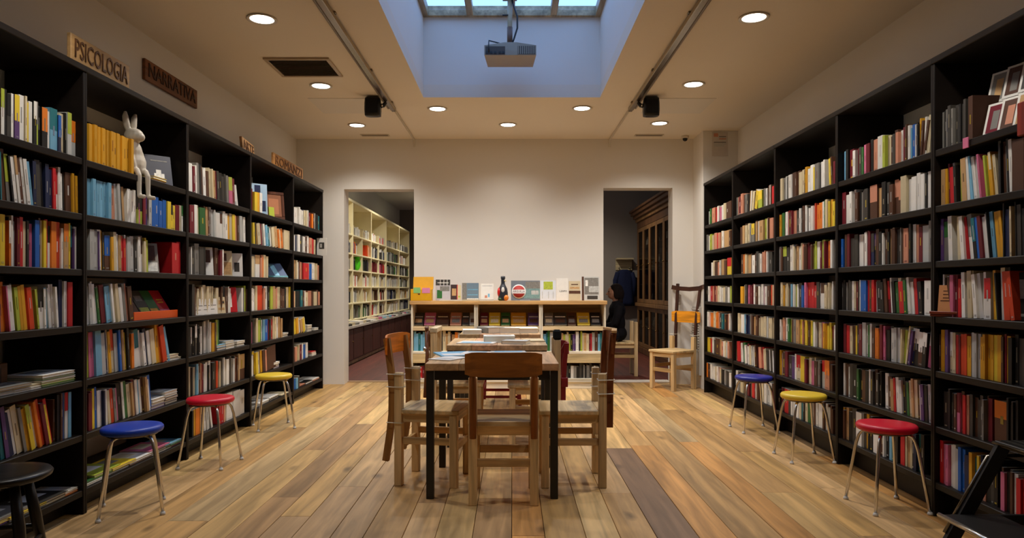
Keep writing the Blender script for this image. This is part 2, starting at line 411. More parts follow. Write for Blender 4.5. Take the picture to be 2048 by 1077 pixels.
# ================================================================== bookcases
BXL, BXR = -2.20, 2.15
PL = [2.475, 3.61, 4.75, 5.90, 7.05, 8.15]
PR = [2.48, 3.58, 4.64, 5.73, 6.83, 7.84]
ZL = [1.83, 1.545, 1.26, 0.97, 0.69, 0.41, 0.125]; ZTL = 2.31
ZR = [1.865, 1.58, 1.30, 1.02, 0.742, 0.46, 0.175]; ZTR = 2.34
UN = ['nearest', 'second', 'third', 'fourth', 'farthest']
SN = ['top shelf', 'second shelf down', 'third shelf down', 'fourth shelf down', 'fifth shelf down', 'sixth shelf down', 'bottom shelf']
def bookcase(side, k):
    P, Z, ZT = (PL, ZL, ZTL) if side == 'left' else (PR, ZR, ZTR)
    sg = -1 if side == 'left' else 1
    xf = BXL if side == 'left' else BXR; xb = (XL+0.012) if side == 'left' else (XR-0.012)
    y0, y1 = P[k], P[k+1]
    r = empty('bookcase', (xf, (y0+y1)/2, 0), 0, f'tall black wooden bookcase unit full of books, {UN[k]} from camera along the {side} wall', 'bookcase', f'black bookcase units along the {side} wall')
    ox, oy = xf, (y0+y1)/2
    def part(name, a, b, mat='shelf', col=SHELFC, e=0.003):
        MB().bbox((a[0]-ox, a[1]-oy, a[2]), (b[0]-ox, b[1]-oy, b[2]), col, e).obj(name, mat, r)
    for yy, s in ((y0, 1), (y1, -1)): part('upright', (xf, yy, 0.0), (xb, yy+s*0.0165, ZT-0.032))
    part('top_board', (xf-sg*0.006, y0, ZT-0.032), (xb, y1, ZT))
    for z in Z: part('shelf', (xf+sg*0.004, y0+0.0165, z-0.034), (xb, y1-0.0165, z))
    part('plinth', (xf+sg*0.09, y0+0.0165, 0.0), (xf+sg*0.108, y1-0.0165, Z[-1]-0.034))
    part('back_rail', (xb-sg*0.02, y0+0.0165, ZT-0.19), (xb, y1-0.0165, ZT-0.13))
for k in range(5): bookcase('left', k); bookcase('right', k)

# ---- rows of books: "height/lean@startpx colour+width ..."; a second letter is the colour of the upper band, _ a gap
ROWS = {
'L0A': "20/0@0 wh7 k8 dk8 w5 vy10 w10 c4 y9 w7 kw6 hg6 k5 ko11 w8 lt14 ib6 c7 k3 sh8 k4 so13",
'L0B': "22/-6@0 t3 n13 gh8 k4 w7 wa5 n8 w5 w7 l5; 22/-4@65 i7 d11 k8; 21/-1@91 i7 i8 r6 wr8 w5 w5 d4 n11 u4 n2 u5 a4",
'L0C': "22/0@0 y10 u6 ow4 k3 w4 s6 m6 r7 c8 k5 p9 b9 n4 c6 y6 r6 wk5 o10 q10 w4 ao9 y3 kt7 v3 w7",
'L0D': "21/-5@0 v3 o7 o8 p3 w9 d5 h7 u6 u7 w5 q9 a5 h4; 21/-3@78 wk11 w4 l7 w4 w4 w4 w4 w5; 22/0@121 i7 w6 r9",
'L0F': "22/-9@0 l4 t8 v8 i10 w9 c11 g6 u6 yh8 w9 o5 q8 m7 y4 r6; 23/0@110 n4 k6 n4 b8 wr6 l6",
'L1A': "20/0@177 u6 u5 u6 u5 u6 u6 u5 u6 u6 u5 u6 u6 u5 u6 u5 u5",
'L1B': "20/0@178 l6 l6 l6 l7 l6 l6 l6; 20/-3@222 k4 f8 w4 s5 k2 a9; 19/-1@256 w6 w5 w6; 17/0@272 hk6 pk5 hk6 m5; 18/0@294 v4 s6 b7 b8 b7 k2 b7 y7 yk4 y6 m8 c2 we7",
'L1C': "21/-1@178 s9 s10 v2 w7 u2 d3 nb11 u5 c6 w6 a5 r5 r5 w3 s7 s8 d5 w5 wn7 c4 y3 h5; 20/-1@343 r14 r8",
'L1D': "22/-5@177 s6 s6 w4 w6 e4 n4 m9 l10 w4 g5 c6 w6 n4 g5 f4 n8",
'L1E': "23/-3@176 h6 p10 l12 s9 i3 c5 u5 cq6 s7 b4 c5 a4 y4 k4 e6; 22/-5@266 o5 w5 wt8 w5 w5 i6 w6 c8; 23/-9@314 u7 o4 q8 w4 l4",
'L1F': "21/-1@177 m7 r4 y5 b4 w6 w6 c4; 21/-4@208 i3 w5 f3 c5 q6 g5 p5 k9 w4 e5 c7 a4 m5 w5 l5 w4 n5 a4 w3 b6",
'L2A': "21/-2@381 w7 m4 w3 g5 k5 n3 w4 w4 n4 c5 c5 a4 m6 k7 d8 g4 ph7 m5",
'L2B': "20/-1@379 m9 w6 a5 e11 n3 a4 n3 g5 s7 w8 wn7 w10 u4 c5 y5 f5 n3 s5 s4 w4",
'L2C': "21/-1@383 w2 d6 g9 d9 k3; 20/0@433 n7 m7",
'L2D': "20/0@383 d10 _2 c6 c6 c6 c6 c6 c6 c5 _2 n6 k8 n6 w5; 20/0@482 w3 _2 g3 h3 n3",
'L2E': "21/0@378 k5 dw4 k3 dw4 w2 k3 k5; 22/0@408 g7 s7 w3 u8 h4 e4",
'L2F': "21/0@380 c6 k6 l4 w4 n4 f3 m6 w4 k2 w4 k5 n5 q5 c3 g6 w5 w5 n5 g5 w5 f5 a5; 20/0@480 na12",
'L2G': "20/0@384 k3 u5 o8 a4; 18/-6@410 w4 s5 k4 w3; 20/0@440 r8 f6 w12 w14 _2 w8",
'L3A': "18/0@504 m4 y4 y3 u4 w5",
'L3B': "19/-4@506 y4 k2 u5 c6 m3 w5 l6 t4 w5 c5 a6 o6 o6; 19/0@569 c13",
'L3C': "19/0@504 c7 _1 wa9 f5 o2 c5 c4",
'L3D': "21/0@504 w4 w4 c4 q11 f4 w6 k3 h5 a6 f3 c5 c5 n5 k5 c5 y6",
'L3E': "20/0@504 p7 c4 h6 e6 l4 b6 m5 r4 c5 c7 a6",
'L3F': "20/-2@503 w5 y8 c4 n3 u4 n5 f3; 21/-6@535 n17",
'L4A': "18/0@588 w6 w6 w6 i2 c7 s3 m5 o6 w3 k4 t4",
'L4B': "18/0@588 w3 i5 w4 d6 w9 w4 f5 r5 c3",
'L4C': "18/0@588 a7 w5 f6 r11 w2 b4 w6 c5 f4",
'L4D': "17/0@588 o5 k8 t7 w4 c5 f7 n3 c6 n4 f4 m3",
'L4E': "16/-5@589 y4 u4 f5 a4 y4 w4",
'L4F': "16/0@589 f4 c6 m4 w2 b8 w4",
'L4G': "12/0@587 b5 l6",
'R0A': "20/0@1873 d5 g5 d5 k3 g6 d6 g4 d6 g5 k4 d5 d5 d3 n9",
'R0B': "20/-2@1880 a8 u5 _2 m3 r7 g4 k5; 21/-5@1917 h8 a10 w6 l5 w6 s5 w5 p4 r8 h4 u4 uc5 c6; 23/-2@1994 d6 k3 n5 g4 k5 w7; 23/0@2026 n24",
'R0C': "21/-2@1876 h4 v6 ge11 w8; 21/-5@1914 c6 n3 w7 r6 wg9 _4 kt7 b5 m7 w7 w6 k2 l7 _2 u5 u6 u5; 22/-1@2007 k3 i12 c4 n5 k2 d9 k9",
'R0D': "20/0@1884 w3 k2 w4 n6 p7 m6 r6; 21/-4@1923 w7 i5; 22/-5@1935 c9 c4 w7 w8; 21/-1@1963 w5 wr13; 21/-5@1984 u5 y6 k3; 23/-6@1999 w9 q12 k4 q8",
'R0E': "20/0@1876 n7 u7 _2 v6 cw5 c6 r5 m4 q8 q5 u9 k4 s5 s5 s6 u5 u5 u6 _1 u6 y8 u9 n5 m4 u8 k8 k7 d9 d8",
'R0F': "20/0@1886 k9 d3 k4 d3 k3 n5 pm6 n6 r6 f5 e3 d6 n7 d7 d6 g4 n3 m8; 20/0@1985 no30 k4 d5 k4 d5",
'R0G': "20/0@1871 u5 _3 r8 p5 p5 _1 w6 w6 s6 b6 b6 i8 n3 u6 t7 y5 i4 f6 k6 k5 d6 k8; 18/0@1998 n4 p8 k6 d5 n5 w8 r9 r10",
'R1A': "19/0@1682 i3 l7 k5 m8 _2 w5 m7 d5 e4 k2 p4 m7 k5 f8 _2 w10 h5 c7 n4 d5 n6 f5 w8 m5 n3 _2 w4 l2 b6 s5 k3; 20/8@1833 u3 n4 m3 n4; 20/9@1845 w3 c6",
'R1B': "20/0@1676 e4 w5 m7 w8 w5 w4 n6 k5 g3 d5 d7 k4; 19/0@1739 nf14 a10; 20/0@1765 k8 d6 n7 nf8 nf8 c11 _1 w10 w9 w7 w7 k4 w9",
'R1C': "20/0@1679 b9 k3 n4 m5 d7 d7 w9 n4 g3 w5 m3 m4 id6 kv3 n6 k6 w3 n6 k4 a4 c4 n7 d5 k3 g2 n4 f9 n5 k4 w6 f5 m7 s14 g9",
'R1D': "19/0@1681 d5 k4 g3 d4 d6 w4 _1 c3 m5 k4 w2 b6 b5 r6 n4 r5; 19/-3@1749 w5 k8 k7 n6 mr4 _1 w3 k6 e6 c6 r9 e5 w5 w6 r6 i6 k6; 20/0@1849 w13",
'R1E': "19/0@1687 m5 r6 c5 n5 y3 d5 w3 m6 s7 w3 e4 w4 n6 k2 o7 c2 m5 p4 k8 k6 s5 s5 s5; 20/6@1800 c3 h5 y4 c3 v5 i3; 20/5@1822 kw12 nw10 kw8 pw9",
'R1F': "20/0@1682 k4 w3 n8 s3 d6 k8 e4 k7 n7 k6 w4 d5 n5 d5 k4; 20/-2@1768 w7 n8 a6 r4 w6 ws5 k5 k5 e4 c5 a4 c7 n4 k3 w2 v6 k4 k5 s6",
'R1G': "20/0@1683 u4 n3 a5 k6 d9 k3 w11 g4 _2 u5 k3 w3 k5 _1 w10 n9 w3 k5 n6 l5 t4 k8 n3 r8 c4 a5 c6 k4 i6 t6 k7",
'R2A': "19/0@1555 n6 c4 g6 s6 w6 n7 n7 c6 c5 n2 u4 k2 w10 y3 g8 k2 w7 k2 w3; 19/-7@1657 y7; 17/0@1664 m4",
'R2B': "19/0@1554 m5 u3 e5 d3 w4 r8 m2 f6 d6 w5 g5 n3 w3 d4 w4 m3 w4 q5 o5 o7 w4 e3 c4 y6 u3 y5",
'R2C': "19/0@1557 s8 kh7 d5 c5 c5 c5 a4 w5 c4 f3 n5 m5 c3 n3 h4 h3 w7 m5 h6 m5 o4 q4 w4",
'R2D': "18/0@1561 c4 u6 c5 n3 w3 l3 k2 w3 h5 d6 b9 p3 r7 r6 r6 d6 w2 wn8 c9 _1 c2 w6",
'R2E': "18/0@1559 w3 a4 f4 w5 e4 h5 n4 g5 a6 y5 f5 n2 y4 n4 y4 h8 n3 c8 p5 u6 y5 y4 nm4 w3",
'R2F': "19/0@1558 u6 n5 m5 d8 v6 w3 cr9 y9 m4 n3 c5 p2 p5 n6 g6 k2 sr7 fo9 n5",
'R2G': "18/0@1557 k4 m4 n5 r8 d4 w7 k3 w6 s5 t4 k3 c5 e5 c5 n4 w6 w8 n5 w8 s6 n5",
'R3A': "18/0@1470 g4 f4 m4 f4 d5 g6; 18/6@1498 a5 c4 n2 y5; 17/0@1516 hy8 k4 g3 w3 n3 w2 n5 r4 w3",
'R3B': "18/0@1480 n4 a4 n3 c4 c4 g3 gy6 n4 a7 a8 h4 c4 n2 f7",
'R3C': "18/0@1481 n4 o3 a6 a6 n2 w6 n4 d5 g4 w3 f4 f5 w2 d7",
'R3D': "17/0@1482 u5 c3 d4 p4 m5 m4 w3 n4 c3 w3 n2 w4 p4 w4 n5 n2 q6 q6",
'R3E': "17/0@1475 c4 c4 w6 l2 i6 g3 w3 n3 a5 n4 c5 c6 k1 c5 s5 c5 c5",
'R3F': "18/-2@1469 c4 n3 r6 w4 e4 w4 m6 c3 s3 w5 n3 m5 f5 r3 c6 d4 w2 d6 w2",
'R3G': "18/0@1472 w4 k2 g4 c5 c5 w4 m5 f3 r5 m5 n4 f4 c4 n3 w5 s5 w4 n4",
'R4A': "17/0@1416 s4 e3 c2 f6 r4 w3 p4 w5 c5 n5 n5",
'R4B': "17/0@1411 g5 w4 h4 c3 f5 r5 f4 c3 w3 a12 n3 c2",
'R4C': "16/0@1420 w4 c4 n5 f4 w2 g5 a5 n4; 18/0@1454 yr8",
'R4D': "16/0@1411 l3 k2 w3 r4 f3 m5 f5 c4 w5 c5 g4 w4 h3",
'R4E': "16/0@1411 g4 w4 o7 c3 w2 o6 f3 d4 t3 g3 n3 f4 w3",
'R4F': "16/0@1411 y8 r4 w4 d3 n8 a4 f5 w5 s4 f3",
'R4G': "15/0@1412 o4 n5 w3 w6 c4 w3 f5 k4 w3 g3 d5 w4",
}
BOOKS = []      # every shelved book: placement matrix, size, colours, area in the picture, label
def add_book(loc, rz, lean, w, d, h, col, band, area, label, group):
    BOOKS.append(dict(m=Matrix.Translation(loc) @ Matrix.Rotation(rz, 4, 'Z') @ Matrix.Rotation(lean, 4, 'Y'),
                 w=w, d=d, h=h, c=col, b=band, area=area, label=label, group=group))
CNT = {}
for key, spec in ROWS.items():
    side = 'left' if key[0] == 'L' else 'right'; u = int(key[1]); sh = 'ABCDEFG'.index(key[2])
    P, Z = (PL, ZL) if side == 'left' else (PR, ZR)
    z = Z[sh]+0.0004; n = 0
    for seg in spec.split(';'):
        tk = seg.split()
        if u >= 2:
            rr = random.Random(key+seg); t2 = [tk[0]]
            for q in tk[1:]:
                mm = re.match(r'([a-z]{1,2}|_)([\d.]+)', q); c_, w_ = mm.group(1), float(mm.group(2))
                if c_ != '_' and len(c_) == 1 and 5 <= w_ < 11 and rr.random() < 0.5:
                    f_ = rr.uniform(0.35, 0.65); t2 += [f'{c_}{w_*f_:.2f}', f"{rr.choice([c_, c_, 'w', 'c', 'n', 'd'])}{w_*(1-f_):.2f}"]
                else: t2.append(q)
            tk = t2
        head = tk[0]
        hh, rest = head.split('/'); ln, px = rest.split('@'); hh = float(hh)/100; ln = float(ln); px = float(px)
        hseg = hh*random.uniform(0.98, 1.04)
        prev = None; bi = 0
        for tkn in tk[1:]:
            mm = re.match(r'([a-z]{1,2}|_)([\d.]+)', tkn); cc, wpx = mm.group(1), float(mm.group(2))
            if cc == '_': px += wpx; continue
            ins = 0.022 + random.uniform(0, 0.02)
            xs = (abs(BXL) if side == 'left' else BXR) + 0.028
            Ya, Yb = F*xs/abs(HX-px), F*xs/abs(HX-(px+wpx))
            ylo, yhi = P[u]+0.019, P[u+1]-0.019
            Ya, Yb = min(max(Ya, ylo), yhi), min(max(Yb, ylo), yhi)
            w = abs(Ya-Yb) - 0.0012
            n += 1
            if w < 0.004: px += wpx; continue
            same = (prev == cc)
            h = hseg*(1.0 if same and cc[0] in 'ulcs' else random.uniform(0.90, 1.06)); h = min(h, 0.243) if sh else h
            prev = cc
            d = random.uniform(0.13, 0.175)
            ym = (Ya+Yb)/2; ratio = xs/ym
            bi += 1
            la = math.atan(math.tan(math.radians(ln*min(1, bi/4)))/ratio) if ln else 0.0
            lim = 0.34
            room = (Ya-ylo if side == 'left' else yhi-Ya) if la < 0 else (yhi-Yb if side == 'left' else Yb-ylo)
            lim = min(lim, math.asin(min(1, max(0, room)/h)))
            la = max(-lim, min(lim, la))
            s = F/ym; area = wpx*h*s
            yl = (EYE-z)*s+HY
            if px+wpx < 1 or px > 2047 or yl < 0 or yl-h*s > 1077: area = 0
            # pivot at the lower corner towards which the book leans
            xin = xs-0.028+ins
            rz = PI/2 if side == 'left' else -PI/2
            X = -xin if side == 'left' else xin
            piv = Ya if la < 0 else Yb            # lower left corner when the top goes left
            x0 = 0 if la < 0 else -w
            cn = CN[cc[0]] + (f'-and-{CN[cc[1]]}' if len(cc) > 1 and CN[cc[1]] != CN[cc[0]] else '')
            th = 'slim' if w < 0.013 else ('thick' if w > 0.03 else '')
            lab = f"{th+' ' if th else ''}{cn} book, {ordinal(n)} from left, {SN[sh]}, {UN[u]} {side} unit"
            BOOKS.append(dict(m=Matrix.Translation((X, piv, z)) @ Matrix.Rotation(rz, 4, 'Z') @ Matrix.Rotation(la, 4, 'Y') @ Matrix.Translation((x0, 0, 0)),
                 w=w, d=d, h=h, c=cc[0], b=(cc[1] if len(cc) > 1 else None), area=area, label=lab, group=f'books shelved in the {side} bookcases'))
            px += wpx

# ================================================================== pale display cabinet in front of the back wall
CY0, CY1, CX0, CX1, CZ = 8.10, 8.48, -1.17, 1.088, 1.02
PC = lin(222,196,150); PCW = lin(232,222,198)
cw = (CX1-CX0)/3
CABS = ['left', 'middle', 'right']
for k in range(3):
    a, b = CX0+cw*k, CX0+cw*(k+1)
    r = empty('low_bookcase', ((a+b)/2, CY0, 0), 0, f'low pale wooden bookcase against the back wall, {CABS[k]} one of three', 'bookcase', 'low pale bookcases under the white wall')
    ox = (a+b)/2
    def part(name, p, q, mat='wx', col=PC, e=0.002): MB().bbox((p[0]-ox, p[1]-CY0, p[2]), (q[0]-ox, q[1]-CY0, q[2]), col, e).obj(name, mat, r)
    part('side_panel', (a+0.001, CY0, 0), (a+0.022, CY1, CZ-0.042), 'wz', PCW); part('side_panel', (b-0.022, CY0, 0), (b-0.001, CY1, CZ-0.042), 'wz', PCW)
    part('back_panel', (a+0.022, CY1-0.012, 0.02), (b-0.022, CY1, CZ-0.042), 'wx', lin(176,140,92))
    for z, th in ((0.72, 0.045), (0.435, 0.03), (0.12, 0.045)): part('shelf', (a+0.022, CY0+0.004, z-th), (b-0.022, CY1-0.012, z), 'wx', PC if z > 0.5 else PCW)
    part('plinth', (a+0.022, CY0+0.02, 0), (b-0.022, CY0+0.04, 0.074), 'wx', PCW)
    part('lip_panel', (a+0.022, CY0+0.006, 0.30), (b-0.022, CY0+0.02, 0.404), 'wx', lin(214,190,140))
MB().bbox((CX0-0.012, CY0-0.02, CZ-0.042), (CX1+0.012, CY1, CZ), lin(206,162,104), 0.003).obj('worktop', 'wx', None, 'long pale wooden worktop carrying the face-out books at the back wall', 'worktop')
CROW = {(0,1): "lltllgsngehkcacnaownsa", (0,2): "nmwrmkwdkwcdkgw", (1,1): "wcsgnkbwca", (1,2): "wwswwkwwwswkwwwswwswww", (2,1): "ltesckhvahcchkvvwdhcacmrsn", (2,2): "kgdkwdkgkdkwgkdkg"}
for (k, lv), s in CROW.items():
    a, b = CX0+cw*k+0.03, CX0+cw*(k+1)-0.03; z = (0.435 if lv == 1 else 0.12)+0.0004
    x = a; i = 0
    while x < b-0.012:
        w = random.uniform(0.016, 0.038); w = min(w, b-x); ch = s[i % len(s)]; i += 1
        h = random.uniform(0.19, 0.235) if lv == 1 else random.uniform(0.13, 0.165)
        add_book((x, CY0+0.03+random.uniform(0, 0.015), z), 0, 0, w-0.001, random.uniform(0.13, 0.17), h, ch, None, w*172*h*172*0.5,
                 f"{CN[ch]} book, {ordinal(i)} from left, {'middle' if lv == 1 else 'lowest'} shelf of {CABS[k]} low pale bookcase", 'books in the low pale bookcases')
        x += w

# ================================================================== next room on the left: cream bookcases over dark base cabinets
QX = -2.60
QY = [10.0, 11.45, 12.95, 14.5, 16.15, 17.75]
QZ = [0.66, 0.93, 1.20, 1.47, 1.74, 2.05]
QN = ['nearest', 'second', 'third', 'fourth', 'farthest']
CRM = lin(232,220,176)
for k in range(5):
    a, b = QY[k], QY[k+1]; m = (a+b)/2
    r = empty('cream_bookcase', (QX, m, 0.60), 0, f'cream bookcase unit beyond the left doorway, {QN[k]} to the doorway', 'bookcase', 'cream bookcases in the left next room')
    def part(name, p, q, mat='matte', col=CRM): MB().bbox((p[0]-QX, p[1]-m, p[2]-0.6), (q[0]-QX, q[1]-m, q[2]-0.6), col, 0.003).obj(name, mat, r)
    for yy, s in ((a, 1), (b, -1)): part('upright', (QX, yy, 0.60), (LRX0+0.004, yy+s*0.018, 2.57))
    if k in (0, 1, 2): part('divider', (QX-0.005, m-0.01, 0.66), (LRX0+0.02, m+0.01, 2.02))
    part('back_panel', (LRX0+0.002, a+0.018, 0.66), (LRX0+0.016, b-0.018, 2.57), col=lin(214,204,160))
    part('top_board', (QX+0.005, a, 2.57), (LRX0+0.004, b, 2.61))
    for z in QZ: part('shelf', (QX-0.004, a+0.018, z-0.025), (LRX0+0.016, b-0.018, z))
    q = empty('base_cabinet', (-2.42, m, 0), 0, f'dark wooden base cabinet below cream bookcases, {QN[k]} to the left doorway', 'cabinet', 'dark base cabinets in the left next room')
    def part2(name, p, q_, col=lin(66,34,26), mat='wz', par=None): return MB().bbox((p[0]+2.42, p[1]-m, p[2]), (q_[0]+2.42, q_[1]-m, q_[2]), col, 0.003).obj(name, mat, par or q)
    part2('body', (-2.44, a+0.004, 0.06), (LRX0+0.004, b-0.004, 0.56)); part2('plinth', (-2.47, a+0.004, 0), (-2.49, b-0.004, 0.06), lin(150,128,100))
    part2('counter_top', (-2.40, a, 0.56), (LRX0+0.004, b, 0.598), lin(196,188,176), 'wy')
    for j in range(2):
        ya = a+0.03+j*(b-a-0.03)/2; yb = ya+(b-a)/2-0.045
        d_ = part2('door', (-2.425, ya, 0.085), (-2.439, yb, 0.54), lin(74,36,26))
        part2('knob', (-2.412, yb-0.05, 0.34), (-2.426, yb-0.03, 0.36), lin(150,120,70), 'metal', d_)
    for li, z in enumerate(QZ):
        nb = 0
        if li == 5: lo, hi = 0.12, 0.17
        else: lo, hi = 0.15, 0.215
        y = a+0.03
        pal = random.choice(["kkdigwgs", "wscagwsc", "cwsmnwaf", "gdkwsgde", "wcwscwnr"])
        if (k, li) == (1, 4): pal = "oqokvvw"
        if (k, li) == (2, 3): pal = "mrmpnm"
        if (k, li) == (1, 3): pal = "vkg"
        while y < b-0.05:
            if k < 3 and abs(y-m) < 0.05: y = m+0.015
            if random.random() < 0.07: y += random.uniform(0.08, 0.3); continue
            w = random.uniform(0.018, 0.045)
            if k < 3 and y < m and y+w > m-0.012: y = m+0.015; continue
            if y+w > b-0.02: break
            if (k, li) == (1, 3) and a+0.55 < y < a+0.98: y = a+1.0; continue
            ch = random.choice(pal); h = random.uniform(lo, hi); nb += 1
            sx = F/y*w*0.18*h*F/y
            add_book((QX-0.03-random.uniform(0, 0.02), y, z+0.0004), PI/2, 0, w-0.001, random.uniform(0.13, 0.17), h, ch, None, sx,
                     f"{CN[ch]} book, {ordinal(nb)} from left, {['counter','second','third','fourth','fifth','sixth'][li]} shelf up, {QN[k]} cream bookcase", 'books in the cream bookcases')
            y += w
# magazines lying on the counter
for i in range(26):
    y = 10.15+i*0.27+random.uniform(-0.03, 0.03); ch = random.choice('wwslgcpd')
    MB().bbox((-0.085, -0.115, 0), (0.085, 0.115, random.uniform(0.01, 0.05)), PAL[ch], 0.001).obj('magazine', 'paper', None,
        f'{CN[ch]} magazine stack on the counter below cream shelves, {ordinal(i+1)} from the doorway', 'magazine', 'magazines on the left room counter', loc=(-2.5, y, 0.5985), rot=(0, 0, random.uniform(-0.1, 0.1)))
# lime green toy bag on a cream shelf
g = MB(); LIME = lin(92,226,40)
g.ell((0,0,0.12), (0.07,0.10,0.12), LIME).ell((0,0,0.235), (0.055,0.075,0.055), LIME).ell((0,0.1,0.15), (0.03,0.04,0.06), LIME).ell((0,-0.1,0.15), (0.03,0.04,0.06), LIME)
g.tube([(0,-0.03,0.27),(0,-0.02,0.31),(0,0.02,0.31),(0,0.03,0.27)], 0.008, LIME)
gb = g.obj('shoulder_bag', 'plastic', None, 'bright lime green bag standing on a cream shelf through the left doorway', 'bag', loc=(QX-0.1, QY[1]+0.77, QZ[3]))
# lamps of the next room
for y, e in ((10.6, 1.0), (13.2, 1.0), (16.2, 0.7)):
    o = MB().lathe([(0.0,0.0),(0.11,0.0),(0.12,-0.03),(0.10,-0.05)], lin(220,220,216), 24).obj('ceiling_lamp', 'plastic', None,
        f"round white ceiling lamp in the left next room, {'nearest' if y < 11 else 'middle' if y < 14 else 'farthest'} of three", 'lamp', 'ceiling lamps in the left next room', loc=(-1.75, y, LRZ))
    MB().lathe([(0.0,-0.052),(0.10,-0.052),(0.10,-0.05)], (1,1,1), 24).obj('lens', 'lens', o)
    spot('lamp_light', o, (0, 0, -0.08), 210*e, 150, (1.0, 0.93, 0.82), 1.0, 0.08)

# ================================================================== next room on the right: antique glazed cabinet, coat, seated person
AX, AY0, AY1, AZ = 2.36, 9.75, 13.2, 2.62
r = empty('antique_cabinet', (AX, (AY0+AY1)/2, 0), 0, 'tall antique dark wooden cabinet with glazed doors beyond the right doorway', 'cabinet')
AC = lin(96,64,38); AC2 = lin(122,88,52); om = (AY0+AY1)/2
def apart(name, p, q, col=AC, mat='wz', par=None, e=0.004): return MB().bbox((p[0]-AX, p[1]-om, p[2]), (q[0]-AX, q[1]-om, q[2]), col, e).obj(name, mat, par or r)
apart('plinth', (AX-0.03, AY0, 0), (RRX1-0.01, AY1, 0.10)); apart('side_panel', (AX, AY1-0.03, 0.10), (RRX1-0.01, AY1, 2.40)); apart('side_panel', (AX, AY0, 0.10), (RRX1-0.01, AY0+0.03, 2.40))
apart('back_panel', (RRX1-0.03, AY0+0.03, 0.10), (RRX1-0.01, AY1-0.03, 2.40), lin(40,26,18)); apart('waist_moulding', (AX-0.04, AY0, 0.84), (RRX1-0.03, AY1, 0.90), AC2)
apart('frieze', (AX, AY0+0.03, 2.28), (RRX1-0.03, AY1-0.03, 2.40))
for i, (dx, z0, z1) in enumerate(((-0.03, 2.40, 2.46), (-0.07, 2.46, 2.52), (-0.11, 2.52, 2.58), (-0.14, 2.58, 2.62))): apart('cornice', (AX+dx, AY0-0.02, z0), (RRX1-0.01, AY1-dx*0.7, z1), AC2 if i == 0 else AC)
for z in (1.25, 1.60, 1.95, 0.48): apart('shelf', (AX+0.05, AY0+0.03, z-0.022), (RRX1-0.03, AY1-0.03, z), lin(60,40,26))
nd = 6; dw = (AY1-AY0-0.06)/nd
for j in range(nd):
    ya = AY0+0.03+j*dw; yb = ya+dw
    for z0, z1 in ((0.905, 2.275), (0.105, 0.835)):
        dr = MB().bbox((0, ya+0.004-om, z0), (0.03, ya+0.07-om, z1), AC2, 0.003).bbox((0, yb-0.07-om, z0), (0.03, yb-0.004-om, z1), AC2, 0.003).bbox((0.001, ya+0.07-om, z0), (0.029, yb-0.07-om, z0+0.07), AC2, 0.003).bbox((0.001, ya+0.07-om, z1-0.07), (0.029, yb-0.07-om, z1), AC2, 0.003).obj('door', 'wz', r)
        MB().box((0.012, ya+0.07-om, z0+0.07), (0.016, yb-0.07-om, z1-0.07), (1,1,1)).obj('pane', 'cabglass', dr)
        MB().ell((-0.012, yb-0.035-om, (z0+z1)/2), (0.014,0.012,0.012), lin(180,150,90), 8, 6).obj('knob', 'metal', dr)
for i in range(26):
    z = random.choice((1.25, 1.60, 1.95, 0.90, 0.48)); y = 10.5+i*0.1+random.uniform(-0.02, 0.02); ch = random.choice('wscwgl')
    MB().lathe([(0.0,0),(0.032,0),(0.036,0.05),(0.03,0.10),(0.014,0.13),(0.014,0.17),(0.0,0.172)], PAL[ch], 12).obj('bottle', 'plastic', None,
        f'small {CN[ch]} bottle inside the antique cabinet, {ordinal(i+1)} from the doorway', 'bottle', 'bottles in the antique cabinet', loc=(AX+0.16+random.uniform(0, 0.1), y, z+0.0005))
# shelf with coat on the far wall
cs = empty('coat_shelf', (2.17, RRY1, 1.5), 0, 'small pale wall shelf with pegs on the far wall of right room', 'shelf')
MB().bbox((-0.16, -0.22, 0.22), (0.16, -0.002, 0.25), lin(190,176,140)).obj('board', 'wx', cs); MB().bbox((-0.16, -0.03, 0.02), (0.16, -0.002, 0.22), lin(180,166,132)).obj('peg_rail', 'wx', cs)
for x in (-0.1, 0.1): MB().tube([(x,-0.03,0.06),(x,-0.09,0.07)], 0.01, CHROME, 8).obj('peg', 'metal', cs)
ct = MB()
vs = []; fs = []
prof = [(0.06,0.0),(0.15,-0.05),(0.17,-0.2),(0.175,-0.4),(0.185,-0.62),(0.19,-0.70)]
n = 20
for w, z in prof:
    for k in range(n):
        a = 2*PI*k/n; vs.append((w*math.cos(a)*(1+0.05*math.sin(5*a)), -0.09+0.075*math.sin(a)*(1+0.12*math.cos(7*a)), 0.06+z))
for i in range(len(prof)-1):
    for k in range(n): fs.append((i*n+k, (i+1)*n+k, (i+1)*n+(k+1)%n, i*n+(k+1)%n))
fs.append(tuple(range(n))); fs.append(tuple((len(prof)-1)*n+k for k in range(n))[::-1])
ct.add(vs, fs, lin(30,36,62), True)
cc = ct.obj('coat', 'cloth', None, 'navy coat hanging from a wall peg in the right room', 'coat', loc=(2.17, RRY1-0.02, 1.47))
for s in (-1, 1): MB().tube([(s*0.13,-0.1,0.0),(s*0.18,-0.11,-0.15),(s*0.185,-0.10,-0.45)], [0.05,0.05,0.04], lin(30,36,62), 10).obj('sleeve', 'cloth', cc)
o = MB().lathe([(0.0,0.0),(0.10,0.0),(0.11,-0.03),(0.09,-0.05)], lin(220,220,216), 24).obj('ceiling_lamp', 'plastic', None, 'round white ceiling lamp in the dim right next room', 'lamp', loc=(1.1, 11.8, RRZ))  # unseen lamp, put in to light the room beyond the right doorway
MB().lathe([(0.0,-0.052),(0.09,-0.052),(0.09,-0.05)], (1,1,1), 24).obj('lens', 'lens', o)
spot('lamp_light', o, (0, 0, -0.08), 200, 150, (1.0, 0.88, 0.74), 1.0, 0.08)

